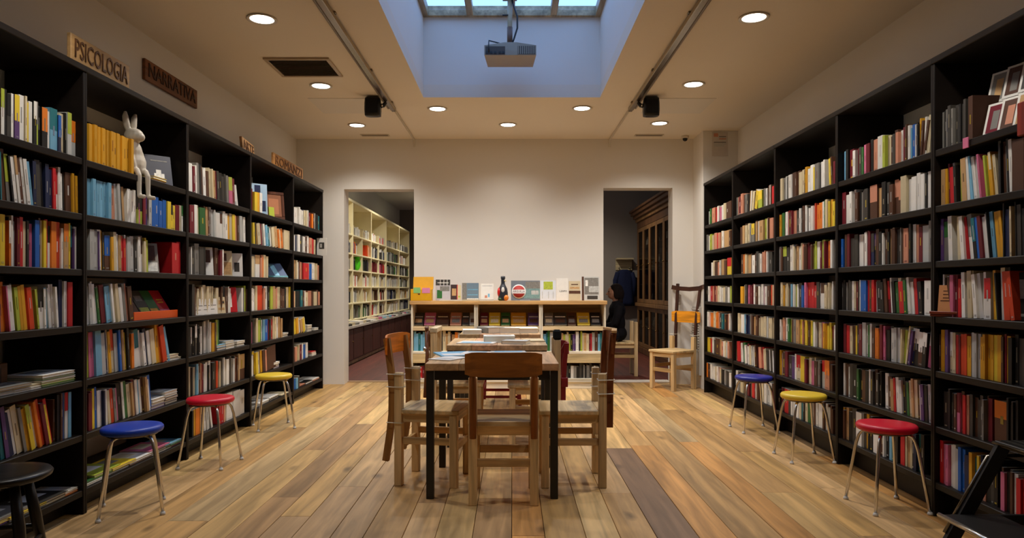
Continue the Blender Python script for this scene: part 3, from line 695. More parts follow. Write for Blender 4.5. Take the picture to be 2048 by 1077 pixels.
# ================================================================== chairs made of pine frames and parts of old chairs
def pine_chair(label, loc, rz, post_h=0.68, back='ply', W=0.375, D=0.38):
    r = empty('pine_chair', (loc[0], loc[1], 0), rz, label, 'chair', 'pine chairs with old chair backs')
    t = 0.046; hx, hy = W/2-t/2, D/2-t/2
    for sx in (-1, 1):
        MB().bbox((sx*hx-t/2, hy-t/2, 0), (sx*hx+t/2, hy+t/2, 0.425), PINE, 0.003).obj('leg', 'wz', r)
        MB().bbox((sx*hx-t/2, -hy-t/2, 0), (sx*hx+t/2, -hy+t/2, post_h), PINE, 0.003).obj('leg', 'wz', r)
        MB().bbox((sx*hx-0.011, -hy+t/2, 0.245), (sx*hx+0.011, hy-t/2, 0.285), PINE2, 0.002).obj('stretcher', 'wy', r)
        MB().bbox((sx*hx-0.011, -hy+t/2, 0.375), (sx*hx+0.011, hy-t/2, 0.425), PINE, 0.002).obj('apron', 'wy', r)
        MB().bbox((-hx+t/2, sx*hy-0.011, 0.205), (hx-t/2, sx*hy+0.011, 0.248), PINE2, 0.002).obj('stretcher', 'wx', r)
        MB().bbox((-hx+t/2, sx*hy-0.011, 0.375), (hx-t/2, sx*hy+0.011, 0.425), PINE, 0.002).obj('apron', 'wx', r)
    MB().bbox((-W/2+t+0.001, -D/2-0.004, 0.4255), (W/2-t-0.001, -D/2+t+0.001, 0.452), PINE, 0.002).obj('seat_rear', 'wx', r)
    MB().bbox((-W/2-0.005, -D/2+t+0.001, 0.4255), (W/2+0.005, D/2+0.012, 0.452), lin(224,192,138), 0.004).obj('seat', 'wx', r)
    yb = -D/2
    def arc_panel(z0, z1, w, y, bulge, col, th=0.012, name='backrest', tilt=0.0):
        n = 12; vs = []; fs = []
        for i in range(n+1):
            u = -1+2*i/n; x = u*w/2; yy = y-bulge*(1-u*u)
            rnd = 0.012*(abs(u)**8)
            vs += [(x, yy, z0+rnd), (x, yy+th, z0+rnd), (x, yy+th-tilt, z1-rnd), (x, yy-tilt, z1-rnd)]
        for i in range(n):
            for k in range(4): fs.append((i*4+k, i*4+(k+1)%4, (i+1)*4+(k+1)%4, (i+1)*4+k))
        fs.append((3,2,1,0)); o = n*4; fs.append((o,o+1,o+2,o+3))
        MB().add(vs, fs, col).obj(name, 'wx', r)
    def cord(z, x, y0, y1, wx=0.03):
        MB().tube([(x-wx,y0,z),(x+wx,y0,z+0.002),(x+wx,y1,z),(x-wx,y1,z-0.002),(x-wx,y0,z)], 0.0028, CORD, 6).obj('cord', 'cloth', r)
    if back == 'ply':
        for sx in (-1, 1):
            MB().tube([(sx*0.162, yb-0.02, 0.365), (sx*0.162, yb-0.02, 0.6), (sx*0.166, yb-0.026, 0.79)], [0.018,0.019,0.017], lin(150,88,30), 12).obj('old_back_post', 'wz', r)
            MB().lathe([(0.0,0),(0.018,0),(0.016,0.006),(0.0,0.008)], lin(214,180,120), 12, Matrix.Translation((sx*0.166, yb-0.026, 0.79))).obj('post_cap', 'wz', r)
        arc_panel(0.695, 0.825, 0.41, yb-0.03, 0.045, lin(164,100,36))
    elif back == 'curved':
        for sx in (-1, 1):
            pts = [(sx*0.16, y, z) for y, z in ((-0.25,0.14),(-0.225,0.30),(-0.212,0.42),(-0.21,0.55),(-0.218,0.68),(-0.235,0.80),(-0.245,0.865))]
            MB().sweep(pts, 0.03, 0.036, lin(158,110,54), up=(0,1,0)).obj('old_back_post', 'wz', r)
            for z in (0.37, 0.58, 0.655): cord(z, sx*0.162, yb-0.045, yb+0.05)
        arc_panel(0.765, 0.885, 0.43, -0.235, 0.035, lin(238,132,32), name='backrest')
    elif back == 'brown':
        for sx in (-1, 1):
            MB().sweep([(sx*0.155,-0.211,0.35),(sx*0.155,-0.213,0.6),(sx*0.155,-0.22,0.78),(sx*0.155,-0.232,0.90)], 0.032, 0.036, lin(120,62,24), up=(0,1,0)).obj('old_back_post', 'wz', r)
            for z in (0.55, 0.63): cord(z, sx*0.162, yb-0.045, yb+0.05)
        arc_panel(0.77, 0.905, 0.38, -0.226, 0.03, lin(126,66,26))
        MB().sweep([(-0.19,-0.232,0.91),(0,-0.262,0.912),(0.19,-0.232,0.91)], 0.03, 0.014, lin(196,152,96)).obj('crest_rail', 'wx', r)
    elif back == 'bent':
        for sx in (-1, 1):
            MB().tube([(sx*0.15,-0.235,0.34),(sx*0.15,-0.225,0.52),(sx*0.13,-0.22,0.66),(sx*0.04,-0.235,0.80),(-sx*0.03,-0.24,0.86)], 0.014, lin(110,62,30), 10).obj('old_back_post', 'wz', r)
            MB().ell((sx*0.1,-0.24,0.70), (0.02,0.016,0.02), CHROME, 10, 7).obj('bolt', 'metal', r)
        MB().bbox((-0.19,-0.195,post_h), (0.19,-0.14,post_h+0.035), lin(224,200,156), 0.003).obj('crest_rail', 'wx', r)
    elif back == 'red':
        for sx in (-1, 1):
            MB().sweep([(sx*0.15,-0.212,0.16),(sx*0.15,-0.212,0.45),(sx*0.15,-0.222,0.62),(sx*0.15,-0.235,0.755)], 0.034, 0.034, REDP, up=(0,1,0)).obj('old_back_post', 'wz', r)
            MB().sweep([(sx*0.15,-0.228,0.745),(sx*0.15,-0.15,0.60)], 0.026, 0.026, REDP, up=(1,0,0)).obj('brace', 'wz', r)
            MB().bbox((sx*0.15-0.028,-0.245,0.43), (sx*0.15+0.028,-0.193,0.50), REDP, 0.004).obj('joint_block', 'wx', r)
        MB().bbox((-0.122,-0.225,0.445), (0.122,-0.197,0.49), REDP, 0.003).obj('old_rail', 'wx', r)
        arc_panel(0.67, 0.75, 0.34, -0.245, 0.02, REDP)
        MB().bbox((-0.19,-0.196,post_h), (-0.11,-0.135,post_h+0.075), lin(28,28,26), 0.012).obj('cloth_cap', 'cloth', r)
    elif back == 'tall':
        DK = lin(70,40,28)
        for sx in (-1, 1):
            MB().sweep([(sx*0.15,-0.212,0.456),(sx*0.15,-0.214,0.62),(sx*0.155,-0.23,0.84),(sx*0.165,-0.255,1.02),(sx*0.172,-0.27,1.14)], 0.03, 0.026, DK, up=(0,1,0)).obj('old_back_post', 'wz', r)
            cord(0.62, sx*0.16, yb-0.045, yb+0.05)
        MB().sweep([(-0.27,-0.235,1.185),(-0.17,-0.268,1.165),(0,-0.29,1.155),(0.17,-0.268,1.165),(0.24,-0.25,1.18)], 0.026, 0.05, DK).obj('crest_rail', 'wx', r)
        MB().sweep([(0.165,-0.262,1.13),(0.172,-0.275,1.22)], 0.03, 0.028, DK, up=(0,1,0)).obj('post_end', 'wz', r)
        arc_panel(0.76, 0.895, 0.43, -0.225, 0.02, lin(228,150,36))
    return r
pine_chair('pine chair with brown plywood backrest at the near end of the first table', (-0.045, 3.92), 0, 0.684, 'ply')
pine_chair('pine chair lashed with cord to curved old legs, orange backrest, left of first table', (-0.475, 4.27), -PI/2-0.17, 0.665, 'curved')
pine_chair('pine chair with dark brown upright back tied by cords, right of first table', (0.36, 4.25), PI/2, 0.665, 'brown')
pine_chair('pine chair with crossed brown bentwood back, left of the second table', (-0.42, 5.42), -PI/2, 0.83, 'bent')
pine_chair('pine chair with red painted back posts, right of the second table', (0.17, 5.36), PI/2, 0.78, 'red')
pine_chair('pine chair with tall dark curved back and orange backrest by the right doorway', (1.87, 8.14), math.radians(124.6), 0.60, 'tall')
pine_chair('plain pine chair under the seated person in the right room', (1.47, 9.42), PI/2, 0.72, 'none')
# red painted old chair at the far end of the third table
r = empty('red_chair', (-0.11, 7.14, 0), PI, 'old red painted wooden chair tucked at the far end of the tables', 'chair')
for sx in (-1, 1):
    MB().sweep([(sx*0.19,0.19,0),(sx*0.165,0.16,0.43)], 0.032, 0.032, REDP, up=(0,1,0)).obj('leg', 'wz', r)
    MB().sweep([(sx*0.18,-0.21,0),(sx*0.165,-0.16,0.43),(sx*0.165,-0.20,0.69)], 0.032, 0.032, REDP, up=(0,1,0)).obj('leg', 'wz', r)
    MB().bbox((sx*0.175-0.01,-0.17,0.16), (sx*0.175+0.01,0.16,0.19), REDP, 0.002).obj('stretcher', 'wy', r)
for z in (0.07, 0.14): MB().bbox((-0.18,0.165,z), (0.18,0.185,z+0.026), REDP, 0.002).obj('stretcher', 'wx', r)
MB().bbox((-0.20,-0.19,0.43), (0.20,0.20,0.455), REDP, 0.006).obj('seat', 'wx', r)
for z in (0.50, 0.60): MB().bbox((-0.155,-0.215,z), (0.155,-0.195,z+0.07), REDP, 0.003).obj('back_slat', 'wx', r)

# ================================================================== three reading tables in a row
def table(label, y0, y1):
    x0, x1 = -0.478, 0.259
    r = empty('reading_table', ((x0+x1)/2, (y0+y1)/2, 0), 0, label, 'table', 'square reading tables in a row')
    w, d = (x1-x0)/2, (y1-y0)/2
    for sx in (-1, 1):
        for sy in (-1, 1): MB().bbox((sx*(w-0.026)-0.021, sy*(d-0.026)-0.021, 0), (sx*(w-0.026)+0.021, sy*(d-0.026)+0.021, 0.708), lin(40,36,32), 0.002).obj('leg', 'steel', r)
        MB().bbox((sx*(w-0.026)-0.012, -d+0.05, 0.655), (sx*(w-0.026)+0.012, d-0.05, 0.708), lin(36,33,30), 0.002).obj('apron', 'steel', r)
        MB().bbox((-w+0.05, sx*(d-0.026)-0.012, 0.655), (w-0.05, sx*(d-0.026)+0.012, 0.708), lin(36,33,30), 0.002).obj('apron', 'steel', r)
    for k in range(4):
        a = -w+2*w*k/4; MB().bbox((a+0.0006, -d, 0.7085), (a+2*w/4-0.0006, d, 0.748), tuple(v*random.uniform(0.92, 1.06) for v in lin(196,156,112)), 0.002).obj('top_board', 'wy', r)
    return r
table('wooden reading table on black steel legs, nearest the camera', 3.85, 4.58)
table('wooden reading table on black steel legs, middle of three', 5.10, 5.83)
table('wooden reading table on black steel legs, nearest the back wall', 6.33, 7.03)

# ---- books and papers lying about
def flat_book(label, loc, size, rz, col, group, name='book', cat='book', deco=None, pages=True):
    w, d, h = size
    o = MB().box((-w/2,-d/2,h-0.0022), (w/2,d/2,h), col).box((-w/2,-d/2,0), (w/2,d/2,0.0022), col).box((-w/2,-d/2,0.0022), (-w/2+0.002,d/2,h-0.0022), col).obj(name, 'paper', None, label, cat, group, loc=loc, rot=(0,0,rz))
    if pages: MB().box((-w/2+0.003,-d/2+0.003,0.0022), (w/2-0.003,d/2-0.003,h-0.0022), lin(226,216,194)).obj('pages', 'paper', o)
    if deco:
        m = MB()
        for u0, v0, u1, v1, c in deco: m.box((-w/2+u0*w,-d/2+v0*d,h), (-w/2+u1*w,-d/2+v1*d,h+0.0006), PAL[c])
        m.obj('cover_print', 'paper', o, kind='stuff')
    return o
TZ = 0.7485
gT = 'books lying on the reading tables'
flat_book('pale blue open brochure lying at the left of the first table', (-0.36, 4.36, TZ), (0.21, 0.28, 0.008), 0.3, PAL['l'], gT, deco=[(0.1,0.1,0.9,0.5,'w')])
flat_book('white brochure with pale print, centre left of first table', (-0.19, 4.40, TZ), (0.24, 0.17, 0.010), -0.2, PAL['w'], gT, deco=[(0.1,0.6,0.6,0.85,'l')])
flat_book('thin white booklet behind the plywood backrest on first table', (-0.02, 4.42, TZ), (0.22, 0.16, 0.012), 0.1, PAL['s'], gT, deco=[(0.1,0.5,0.9,0.9,'l')])
flat_book('white leaflet at the near left corner of first table', (-0.37, 4.10, TZ), (0.15, 0.21, 0.006), -0.5, PAL['w'], gT, deco=[(0.15,0.2,0.85,0.45,'s')])
flat_book('thick white book lying in the middle of second table', (-0.10, 5.42, TZ), (0.24, 0.17, 0.05), 0.06, PAL['w'], gT, deco=[(0.1,0.5,0.9,0.9,'s')])
flat_book('pale grey book lying near the front of second table', (0.03, 5.25, TZ), (0.19, 0.14, 0.025), -0.25, PAL['s'], gT, deco=[(0.2,0.5,0.8,0.8,'w')])
flat_book('lilac-white magazine lying flat at left of second table', (-0.26, 5.30, TZ), (0.22, 0.28, 0.008), 1.4, PAL['w'], gT, deco=[(0.1,0.1,0.5,0.9,'l')])
flat_book('cream booklet at the right of the second table', (0.17, 5.5, TZ), (0.14, 0.20, 0.010), 0.2, PAL['c'], gT)
flat_book('thin white book at the left edge of third table', (-0.37, 6.48, TZ), (0.17, 0.22, 0.035), 0.1, PAL['w'], gT)
flat_book('grey photo book lying askew on the third table', (-0.20, 6.55, TZ), (0.17, 0.24, 0.055), 0.5, PAL['g'], gT, deco=[(0.1,0.1,0.9,0.6,'s')])
flat_book('large white book with a dark oval on the third table', (-0.03, 6.53, TZ), (0.21, 0.16, 0.05), -0.1, PAL['w'], gT, deco=[(0.3,0.3,0.6,0.6,'d')])
flat_book('large pale yellow-white book at the right of third table', (0.14, 6.6, TZ), (0.2, 0.28, 0.045), 0.05, lin(240,236,200), gT)
flat_book('pale green open atlas at the back of third table', (-0.06, 6.86, TZ), (0.36, 0.22, 0.018), 0.02, lin(214,220,186), gT)
flat_book('yellow-orange notebook at the back right of third table', (0.17, 6.9, TZ), (0.12, 0.17, 0.03), 0.1, lin(232,184,92), gT)

# ================================================================== round stools with chrome legs
def stool(label, X, Y, rz, col):
    r = empty('round_stool', (X, Y, 0), rz, label, 'stool', 'round stools with chrome legs')
    MB().lathe([(0.0,0.410),(0.138,0.410),(0.145,0.414),(0.149,0.424),(0.148,0.436),(0.141,0.444),(0.116,0.448),(0.0,0.450)], col, 40).obj('seat', 'vinyl', r)
    MB().lathe([(0.06,0.398),(0.12,0.398),(0.12,0.410),(0.06,0.410),(0.06,0.398)], lin(120,112,100), 24, cap=False).obj('seat_ring', 'metal', r)
    for k in range(4):
        a = PI/4+k*PI/2; c, s = math.cos(a), math.sin(a)
        pts = [(c*q, s*q, z) for q, z in ((0.07,0.397),(0.100,0.397),(0.124,0.388),(0.137,0.365),(0.150,0.32),(0.178,0.16),(0.203,0.012))]
        g = MB().tube(pts, 0.0085, CHROME, 10).obj('leg', 'metal', r)
        MB().lathe([(0.0,0),(0.013,0),(0.014,0.006),(0.010,0.016),(0.0,0.018)], lin(200,196,186), 12, Matrix.Translation((c*0.203, s*0.203, 0))).obj('foot', 'plastic', g)
stool('round stool with blue seat and chrome legs before the left bookcases', -1.985, 3.66, math.radians(26), lin(24,62,170))
stool('round stool with red seat before the left bookcases', -1.99, 4.62, math.radians(-4), lin(206,18,46))
stool('round stool with yellow seat before the left bookcases', -1.995, 5.86, math.radians(28), lin(222,188,52))
stool('round stool with red seat before the right bookcases', 1.99, 3.72, math.radians(3), lin(206,14,44))
stool('round stool with yellow seat before the right bookcases', 1.99, 4.78, math.radians(2), lin(222,188,52))
stool('round stool with dark blue seat before the right bookcases', 1.985, 5.75, math.radians(4), lin(34,42,140))
# black wooden stool, lower left corner
r = empty('wooden_stool', (-1.985, 2.72, 0), 0.3, 'low black wooden stool with round seat at the lower left corner', 'stool')
MB().lathe([(0.0,0.415),(0.15,0.415),(0.168,0.425),(0.172,0.437),(0.165,0.446),(0.12,0.448),(0.0,0.444)], BLACK, 36).obj('seat', 'plastic', r)
for k in range(4):
    a = PI/4+k*PI/2; c, s = math.cos(a), math.sin(a)
    MB().tube([(c*0.09,s*0.09,0.42),(c*0.125,s*0.125,0.25),(c*0.17,s*0.17,0.0)], [0.017,0.021,0.015], BLACK, 10).obj('leg', 'plastic', r)
for s in (-1, 1):
    MB().tube([(-0.1,s*0.1,0.2),(0.1,s*0.1,0.2)], 0.010, BLACK, 8).obj('rung', 'plastic', r); MB().tube([(s*0.104,-0.1,0.16),(s*0.104,0.1,0.16)], 0.010, BLACK, 8).obj('rung', 'plastic', r)
# black step stool, lower right corner
r = empty('step_stool', (1.92, 2.55, 0), 0, 'black steel step stool with bright nosings at the lower right corner', 'step stool')
for sy in (-0.19, 0.19):
    m = MB()
    m.sweep([(-0.30,sy,0.0),(0.0,sy,0.54)], 0.02, 0.05, BLACK, up=(1,0,0)).sweep([(0.19,sy,0.0),(0.13,sy,0.54)], 0.02, 0.05, BLACK, up=(1,0,0))
    m.obj('side_frame', 'steel', r)
    MB().bbox((-0.20,sy-0.008,0.235), (0.15,sy+0.008,0.275), BLACK, 0.002).obj('side_rail', 'steel', r)
    MB().tube([(-0.22,sy*1.06,0.20),(-0.05,sy*1.06,0.50),(0.10,sy*1.06,0.505)], 0.008, lin(120,116,108), 8).obj('grip_rail', 'metal', r)
MB().bbox((-0.02,-0.21,0.54), (0.20,0.21,0.562), lin(34,32,28), 0.004).obj('platform', 'steel', r)
for k in range(5): MB().box((0.0+k*0.04,-0.2,0.562), (0.02+k*0.04,0.2,0.5645), lin(46,43,38)).obj('grip_strip', 'cloth', r)
MB().bbox((-0.24,-0.18,0.262), (-0.02,0.18,0.28), lin(30,28,26), 0.003).obj('step', 'steel', r)
MB().tube([(-0.243,-0.2,0.272),(-0.243,0.2,0.272)], 0.009, (0.6,0.58,0.52), 8).obj('nosing', 'metal', r)
MB().tube([(-0.023,-0.21,0.555),(-0.023,0.21,0.555)], 0.006, lin(90,86,78), 8).obj('nosing', 'metal', r)
for x in (-0.30, 0.19):
    for sy in (-0.19, 0.19): MB().lathe([(0.0,0),(0.02,0),(0.02,0.015),(0.0,0.016)], lin(20,20,20), 12, Matrix.Translation((x, sy, 0))).obj('foot', 'plastic', r)

# ================================================================== ceiling equipment
def pipe_rail(side, X):
    s = -1 if side == 'left' else 1
    r = empty('ceiling_rail', (X, 4.6, ZC), 0, f'long grey metal ceiling rail running beside the skylight, {side} one', 'rail', 'ceiling rails either side of the skylight')
    MB().bbox((-0.022,-2.9,-0.05), (0.022,2.35,-0.012), lin(150,138,120), 0.004).obj('rail_body', 'metal', r)
    MB().tube([(s*0.034,-2.9,-0.04),(s*0.034,2.3,-0.04)], 0.010, lin(120,108,92), 8).obj('cable_tube', 'plastic', r)
    MB().bbox((-0.02,2.35,-0.045), (0.02,2.42,-0.002), lin(110,98,82), 0.004).obj('end_cap', 'metal', r)
    for y in (-2.4,-1.2,0.0,1.2,2.2): MB().bbox((-0.03,y-0.02,-0.012), (0.045 if s > 0 else 0.03,y+0.02,0.0), lin(130,118,100), 0.002).obj('bracket', 'metal', r)
    MB().tube([(0,2.42,-0.012),(0,3.88,-0.012),(0,3.885,-0.10)], 0.011, lin(214,206,192), 8).obj('conduit', 'plastic', r)
    k = empty('speaker', (X, 6.62, ZC), 0, f'small black loudspeaker hung from the {side} ceiling rail', 'speaker', 'black speakers on the ceiling rails')
    x = s*0.13
    m = MB(); prof = [(0.060,-0.012),(0.074,-0.022),(0.079,-0.07),(0.080,-0.13),(0.076,-0.185),(0.05,-0.192)]
    vs = []; fs = []
    for w, z in prof:
        for j in range(20):
            a = 2*PI*j/20; cx, sx_ = math.cos(a), math.sin(a)
            q = (abs(cx)**5+abs(sx_)**5)**(-0.2); vs.append((x+w*q*cx*0.95, 0.75*w*q*sx_, z))
    for i in range(len(prof)-1):
        for j in range(20): fs.append((i*20+j, (i+1)*20+j, (i+1)*20+(j+1)%20, i*20+(j+1)%20))
    fs.append(tuple(range(20))); fs.append(tuple((len(prof)-1)*20+j for j in range(20))[::-1])
    m.add(vs, fs, lin(20,20,19), True).obj('cabinet', 'plastic', k)
    MB().bbox((x-0.058,-0.066,-0.17), (x+0.058,-0.060,-0.035), lin(34,34,33), 0.002).obj('grille', 'cloth', k)
    MB().tube([(x-s*0.07,0,-0.09),(s*0.03,0,-0.085),(s*0.005,0.0,-0.055)], [0.022,0.02,0.014], lin(22,22,21), 10).obj('bracket', 'plastic', k)
    MB().ell((x-s*0.088,-0.012,-0.088), (0.012,0.014,0.012), CHROME, 8, 6).obj('bolt', 'metal', k)
pipe_rail('left', -1.185); pipe_rail('right', 1.185)
# air vent
r = empty('air_vent', (-1.70, 5.735, ZC), 0, 'square dark ceiling air vent with pale frame, left of the skylight', 'vent')
fr = MB()
for a, b in (((-0.26,-0.235),(0.26,-0.205)), ((-0.26,0.205),(0.26,0.235)), ((-0.26,-0.205),(-0.23,0.205)), ((0.23,-0.205),(0.26,0.205))): fr.bbox((*a,-0.016), (*b,0.0), lin(176,156,128), 0.003)
fr.obj('frame', 'plastic', r)
MB().box((-0.23,-0.205,-0.003), (0.23,0.205,0.0), lin(70,62,52)).obj('backing', 'matte', r)
for k in range(15):
    y = -0.195+k*0.0279
    MB().box((-0.23,-0.011,-0.001), (0.23,0.011,0.001), lin(120,110,96), Matrix.Translation((0,y,-0.010)) @ Matrix.Rotation(0.5,4,'X')).obj('slat', 'plastic', r)
for s, side in ((-1, 'left'), (1, 'right')):
    struct(f'trim_{3 if s < 0 else 4}', MB().box((min(s*1.33,s*1.95), 6.68, ZC-0.004), (max(s*1.33,s*1.95), 7.25, ZC), lin(222,216,206)), 'paint')
    q = empty('slot_vent', (s*1.62, 8.28, ZC), 0, f'narrow slot vent in the ceiling near the back wall, {side} side', 'vent', 'slot vents near the back wall')
    MB().bbox((-0.17,-0.05,-0.006), (0.17,0.05,0), lin(196,182,160), 0.002).obj('frame', 'plastic', q)
    for y in (-0.02, 0.02): MB().box((-0.155,y-0.01,-0.0075), (0.155,y+0.01,-0.006), lin(110,96,80)).obj('slot', 'matte', q)
r = empty('dome_camera', (2.06, 8.33, ZC), 0, 'small dark dome camera on the ceiling near the right corner', 'camera')
MB().lathe([(0.0,0),(0.045,0),(0.045,-0.03),(0.0,-0.03)], lin(210,200,184), 18).obj('base', 'plastic', r); MB().ell((0,0,-0.035), (0.03,0.03,0.03), lin(20,18,16), 14, 9).obj('dome', 'plastic', r)
# projector hanging in the skylight
PX, PY, PZ = -0.015, 6.22, 3.185
r = empty('projector', (PX, PY, PZ), 0, 'grey projector hanging from a pole under the skylight', 'projector')
PJ = lin(150,138,118)
vs = [(-0.225,-0.16,0),(0.225,-0.16,0),(0.205,0.17,0),(-0.205,0.17,0),(-0.225,-0.16,0.085),(0.225,-0.16,0.085),(0.205,0.17,0.105),(-0.205,0.17,0.105),(-0.05,-0.15,0.115),(0.05,-0.15,0.115)]
MB().add(vs, [(0,3,2,1),(0,1,5,9,8,4),(1,2,6,5),(2,3,7,6),(3,0,4,7),(4,8,7),(8,9,6,7),(9,5,6)], PJ).obj('body', 'plastic', r)
MB().box((-0.215,-0.1635,0.004), (-0.045,-0.16,0.075), lin(70,56,42)).obj('socket_panel', 'plastic', r)
for i, x in enumerate((-0.2,-0.165,-0.13,-0.09,-0.06)): MB().box((x-0.011,-0.17,0.012), (x+0.011,-0.1635,0.030), lin(24,22,22)).obj('socket', 'plastic', r)
MB().box((0.065,-0.163,0.008), (0.215,-0.16,0.078), lin(46,38,30)).obj('vent_opening', 'plastic', r)
for i in range(9): MB().box((0.068+i*0.0165,-0.166,0.008), (0.076+i*0.0165,-0.163,0.078), PJ).obj('vent_fin', 'plastic', r)
MB().bbox((-0.025,-0.04,0.10), (0.035,0.04,0.135), lin(60,58,56), 0.004).obj('mount', 'steel', r)
MB().tube([(-0.004,0,0.135),(-0.004,0,0.62)], 0.022, lin(176,160,130), 14).obj('pole', 'plastic', r)
MB().tube([(-0.004,0,0.135),(-0.004,0,0.30)], 0.025, lin(110,78,60), 14).obj('pole_sleeve', 'plastic', r)
MB().bbox((-0.07,-0.06,0.5555), (0.06,0.06,0.62), lin(130,118,96), 0.004).obj('ceiling_bracket', 'steel', r)
MB().tube([(-0.07,-0.02,0.40),(-0.02,-0.02,0.40)], 0.007, lin(40,40,44), 8).obj('knob', 'plastic', r)
MB().tube([(0.012,-0.01,0.55),(0.03,-0.025,0.48),(0.062,-0.035,0.38),(0.062,-0.035,0.28),(0.03,-0.03,0.18),(0.01,-0.03,0.13)], 0.008, lin(40,40,44), 8).obj('cable', 'plastic', r)
MB().tube([(-0.02,-0.06,0.11),(-0.10,-0.12,0.118),(-0.185,-0.175,0.12),(-0.188,-0.178,0.06),(-0.186,-0.172,0.025)], 0.006, lin(50,52,54), 8).obj('cable', 'plastic', r)

# ================================================================== signs
def wood_sign(txt, loc, L, H, col, tcol, rz, label, tilt=0.0, T=0.022):
    o = MB().bbox((-L/2,-T/2,0), (L/2,T/2,H), col, 0.003).obj('wooden_sign', 'wx', None, label, 'sign', 'wooden section signs above the left bookcases', loc=loc, rot=(tilt,0,rz))
    lettering(txt, H*0.95, tcol, o, (0.0,-T/2-0.001,H*0.5), (PI/2,0,0), 'wz', L*0.9, 0.004)
    return o
wood_sign('PSICOLOGIA', (-2.235, 3.80, ZTL+0.0005), 0.54, 0.145, lin(190,150,96), lin(88,56,28), PI/2, 'pale wooden sign reading PSICOLOGIA standing on the left bookcases')
wood_sign('NARRATIVA', (XL+0.013, 5.365, 2.645), 0.82, 0.15, lin(124,74,36), lin(66,34,14), PI/2, 'dark wooden sign with carved capitals fixed on the left wall')
wood_sign('ARTE', (-2.27, 6.02, ZTL+0.0005), 0.40, 0.12, lin(168,124,76), lin(88,56,28), PI/2+0.12, 'small wooden sign on the left bookcases between the other signs', -0.1)
wood_sign('ROMANZI', (-2.245, 7.02, ZTL+0.0005), 0.92, 0.13, lin(160,110,58), lin(96,58,26), PI/2, 'long wooden letter sign standing at the far end of the left bookcases')
o = MB().bbox((-0.20,-0.012,0), (0.20,0.012,0.125), lin(104,64,34), 0.003).obj('wooden_sign', 'wx', None, 'brown carved wooden sign lying in the fifth shelf of nearest left bookcase', 'sign', loc=(-2.36, 3.06, ZL[4]+0.0005), rot=(0,0,PI/2))
for k in range(6): MB().box((-0.165+k*0.06,-0.015,0.02), (-0.145+k*0.06,-0.012,0.105), lin(52,30,16)).obj('carved_stroke', 'wz', o)
o = MB().bbox((-0.058,-0.004,0), (0.058,0.004,0.205), WHITE, 0.001).obj('notice', 'paper', None, 'small white notice with dark square on the far end of left bookcases', 'notice', loc=(-2.205, PL[5]-0.036, 1.16+(HY-512)*8.1/F))
MB().box((-0.03,-0.0048,0.08), (0.03,-0.004,0.155), lin(60,58,54)).obj('print', 'paper', o); MB().box((-0.02,-0.0052,0.095), (0.004,-0.0048,0.14), lin(180,176,168)).obj('print', 'paper', o)
o = MB().bbox((-0.09,-0.003,0), (0.09,0.003,0.275), lin(206,196,184), 0.001).obj('notice', 'paper', None, 'printed paper notice high on the white pier above right bookcases', 'notice', loc=(2.392, 8.056, 2.69))
m = MB()
for k, (a, b, z, c) in enumerate(((-0.07,-0.02,0.22,'f'), (-0.01,0.07,0.215,'g'), (-0.01,0.07,0.19,'f'), (-0.07,0.07,0.15,'g'), (-0.07,0.07,0.13,'s'), (-0.07,0.05,0.11,'s'))): m.box((a,-0.0036,z), (b,-0.003,z+(0.04 if k == 0 else 0.012)), PAL[c])
m.obj('print', 'paper', o)
# ridged radiator on the side of the pier and plates
r = empty('radiator', (2.2, 8.28, 0.15), 0, 'narrow grey ridged radiator panel on the side of the white pier', 'radiator')
MB().bbox((-0.03,-0.16,0), (-0.002,0.16,0.80), lin(176,172,164), 0.003).obj('panel', 'plastic', r)
for k in range(17): MB().bbox((-0.042,-0.155,0.28+k*0.03), (-0.03,0.155,0.295+k*0.03), lin(206,202,192), 0.002).obj('fin', 'plastic', r)
r = MB().bbox((-0.035,-0.008,-0.06), (0.035,0,0.06), lin(190,182,174), 0.002).obj('wall_plate', 'plastic', None, 'small grey wall plate behind the tall-backed pine chair', 'plate', loc=(2.02, YB, 1.03))
MB().box((-0.02,-0.010,-0.03), (0.02,-0.008,0.03), lin(160,150,142)).obj('insert', 'plastic', r)

# ================================================================== books standing face out
def cover_book(label, loc, w, h, t, rz, tilt, col, deco=(), group=None, name='book', cat='book', extra=None):
    m = MB().box((-w/2,0,0), (w/2,0.002,h), col).box((-w/2,t-0.002,0), (w/2,t,h), col).box((-w/2,0.002,0), (-w/2+0.002,t-0.002,h), col)
    o = m.obj(name, 'paper', None, label, cat, group, loc=(loc[0], loc[1], loc[2]+t*math.sin(tilt)+0.0006), rot=(-tilt,0,rz))
    MB().box((-w/2+0.002,0.002,0.003), (w/2-0.003,t-0.002,h-0.003), lin(226,216,194)).obj('pages', 'paper', o)
    if deco:
        d = MB()
        for i, (u0, v0, u1, v1, c) in enumerate(deco):
            d.box((-w/2+u0*w,-0.0005-0.00012*i,v0*h), (-w/2+u1*w,-0.0001,v1*h), PAL[c] if isinstance(c, str) else c)
        d.obj('cover_print', 'photo', o, kind='stuff')
    return o
ZA = ZL
def lface(px, sh, depth=0.10):                      # a point on a left shelf seen at pixel column px
    xs = 2.20+depth; return (-xs, F*xs/(HX-px), ZL[sh])
def rface(px, sh, depth=0.10):
    xs = BXR+depth; return (xs, F*xs/(px-HX), ZR[sh])
RZL, RZR = PI/2-0.75, -PI/2+0.75
gF = 'books standing face out in the bookcases'
cover_book('dark grey book with white emblem standing face out beside the rabbit figure', (-2.30, 4.58, ZL[0]), 0.16, 0.21, 0.02, RZL, 0.25, lin(78,78,86), [(0.3,0.25,0.7,0.4,'w'),(0.38,0.4,0.58,0.52,'w'),(0.2,0.8,0.85,0.84,'g')], gF)
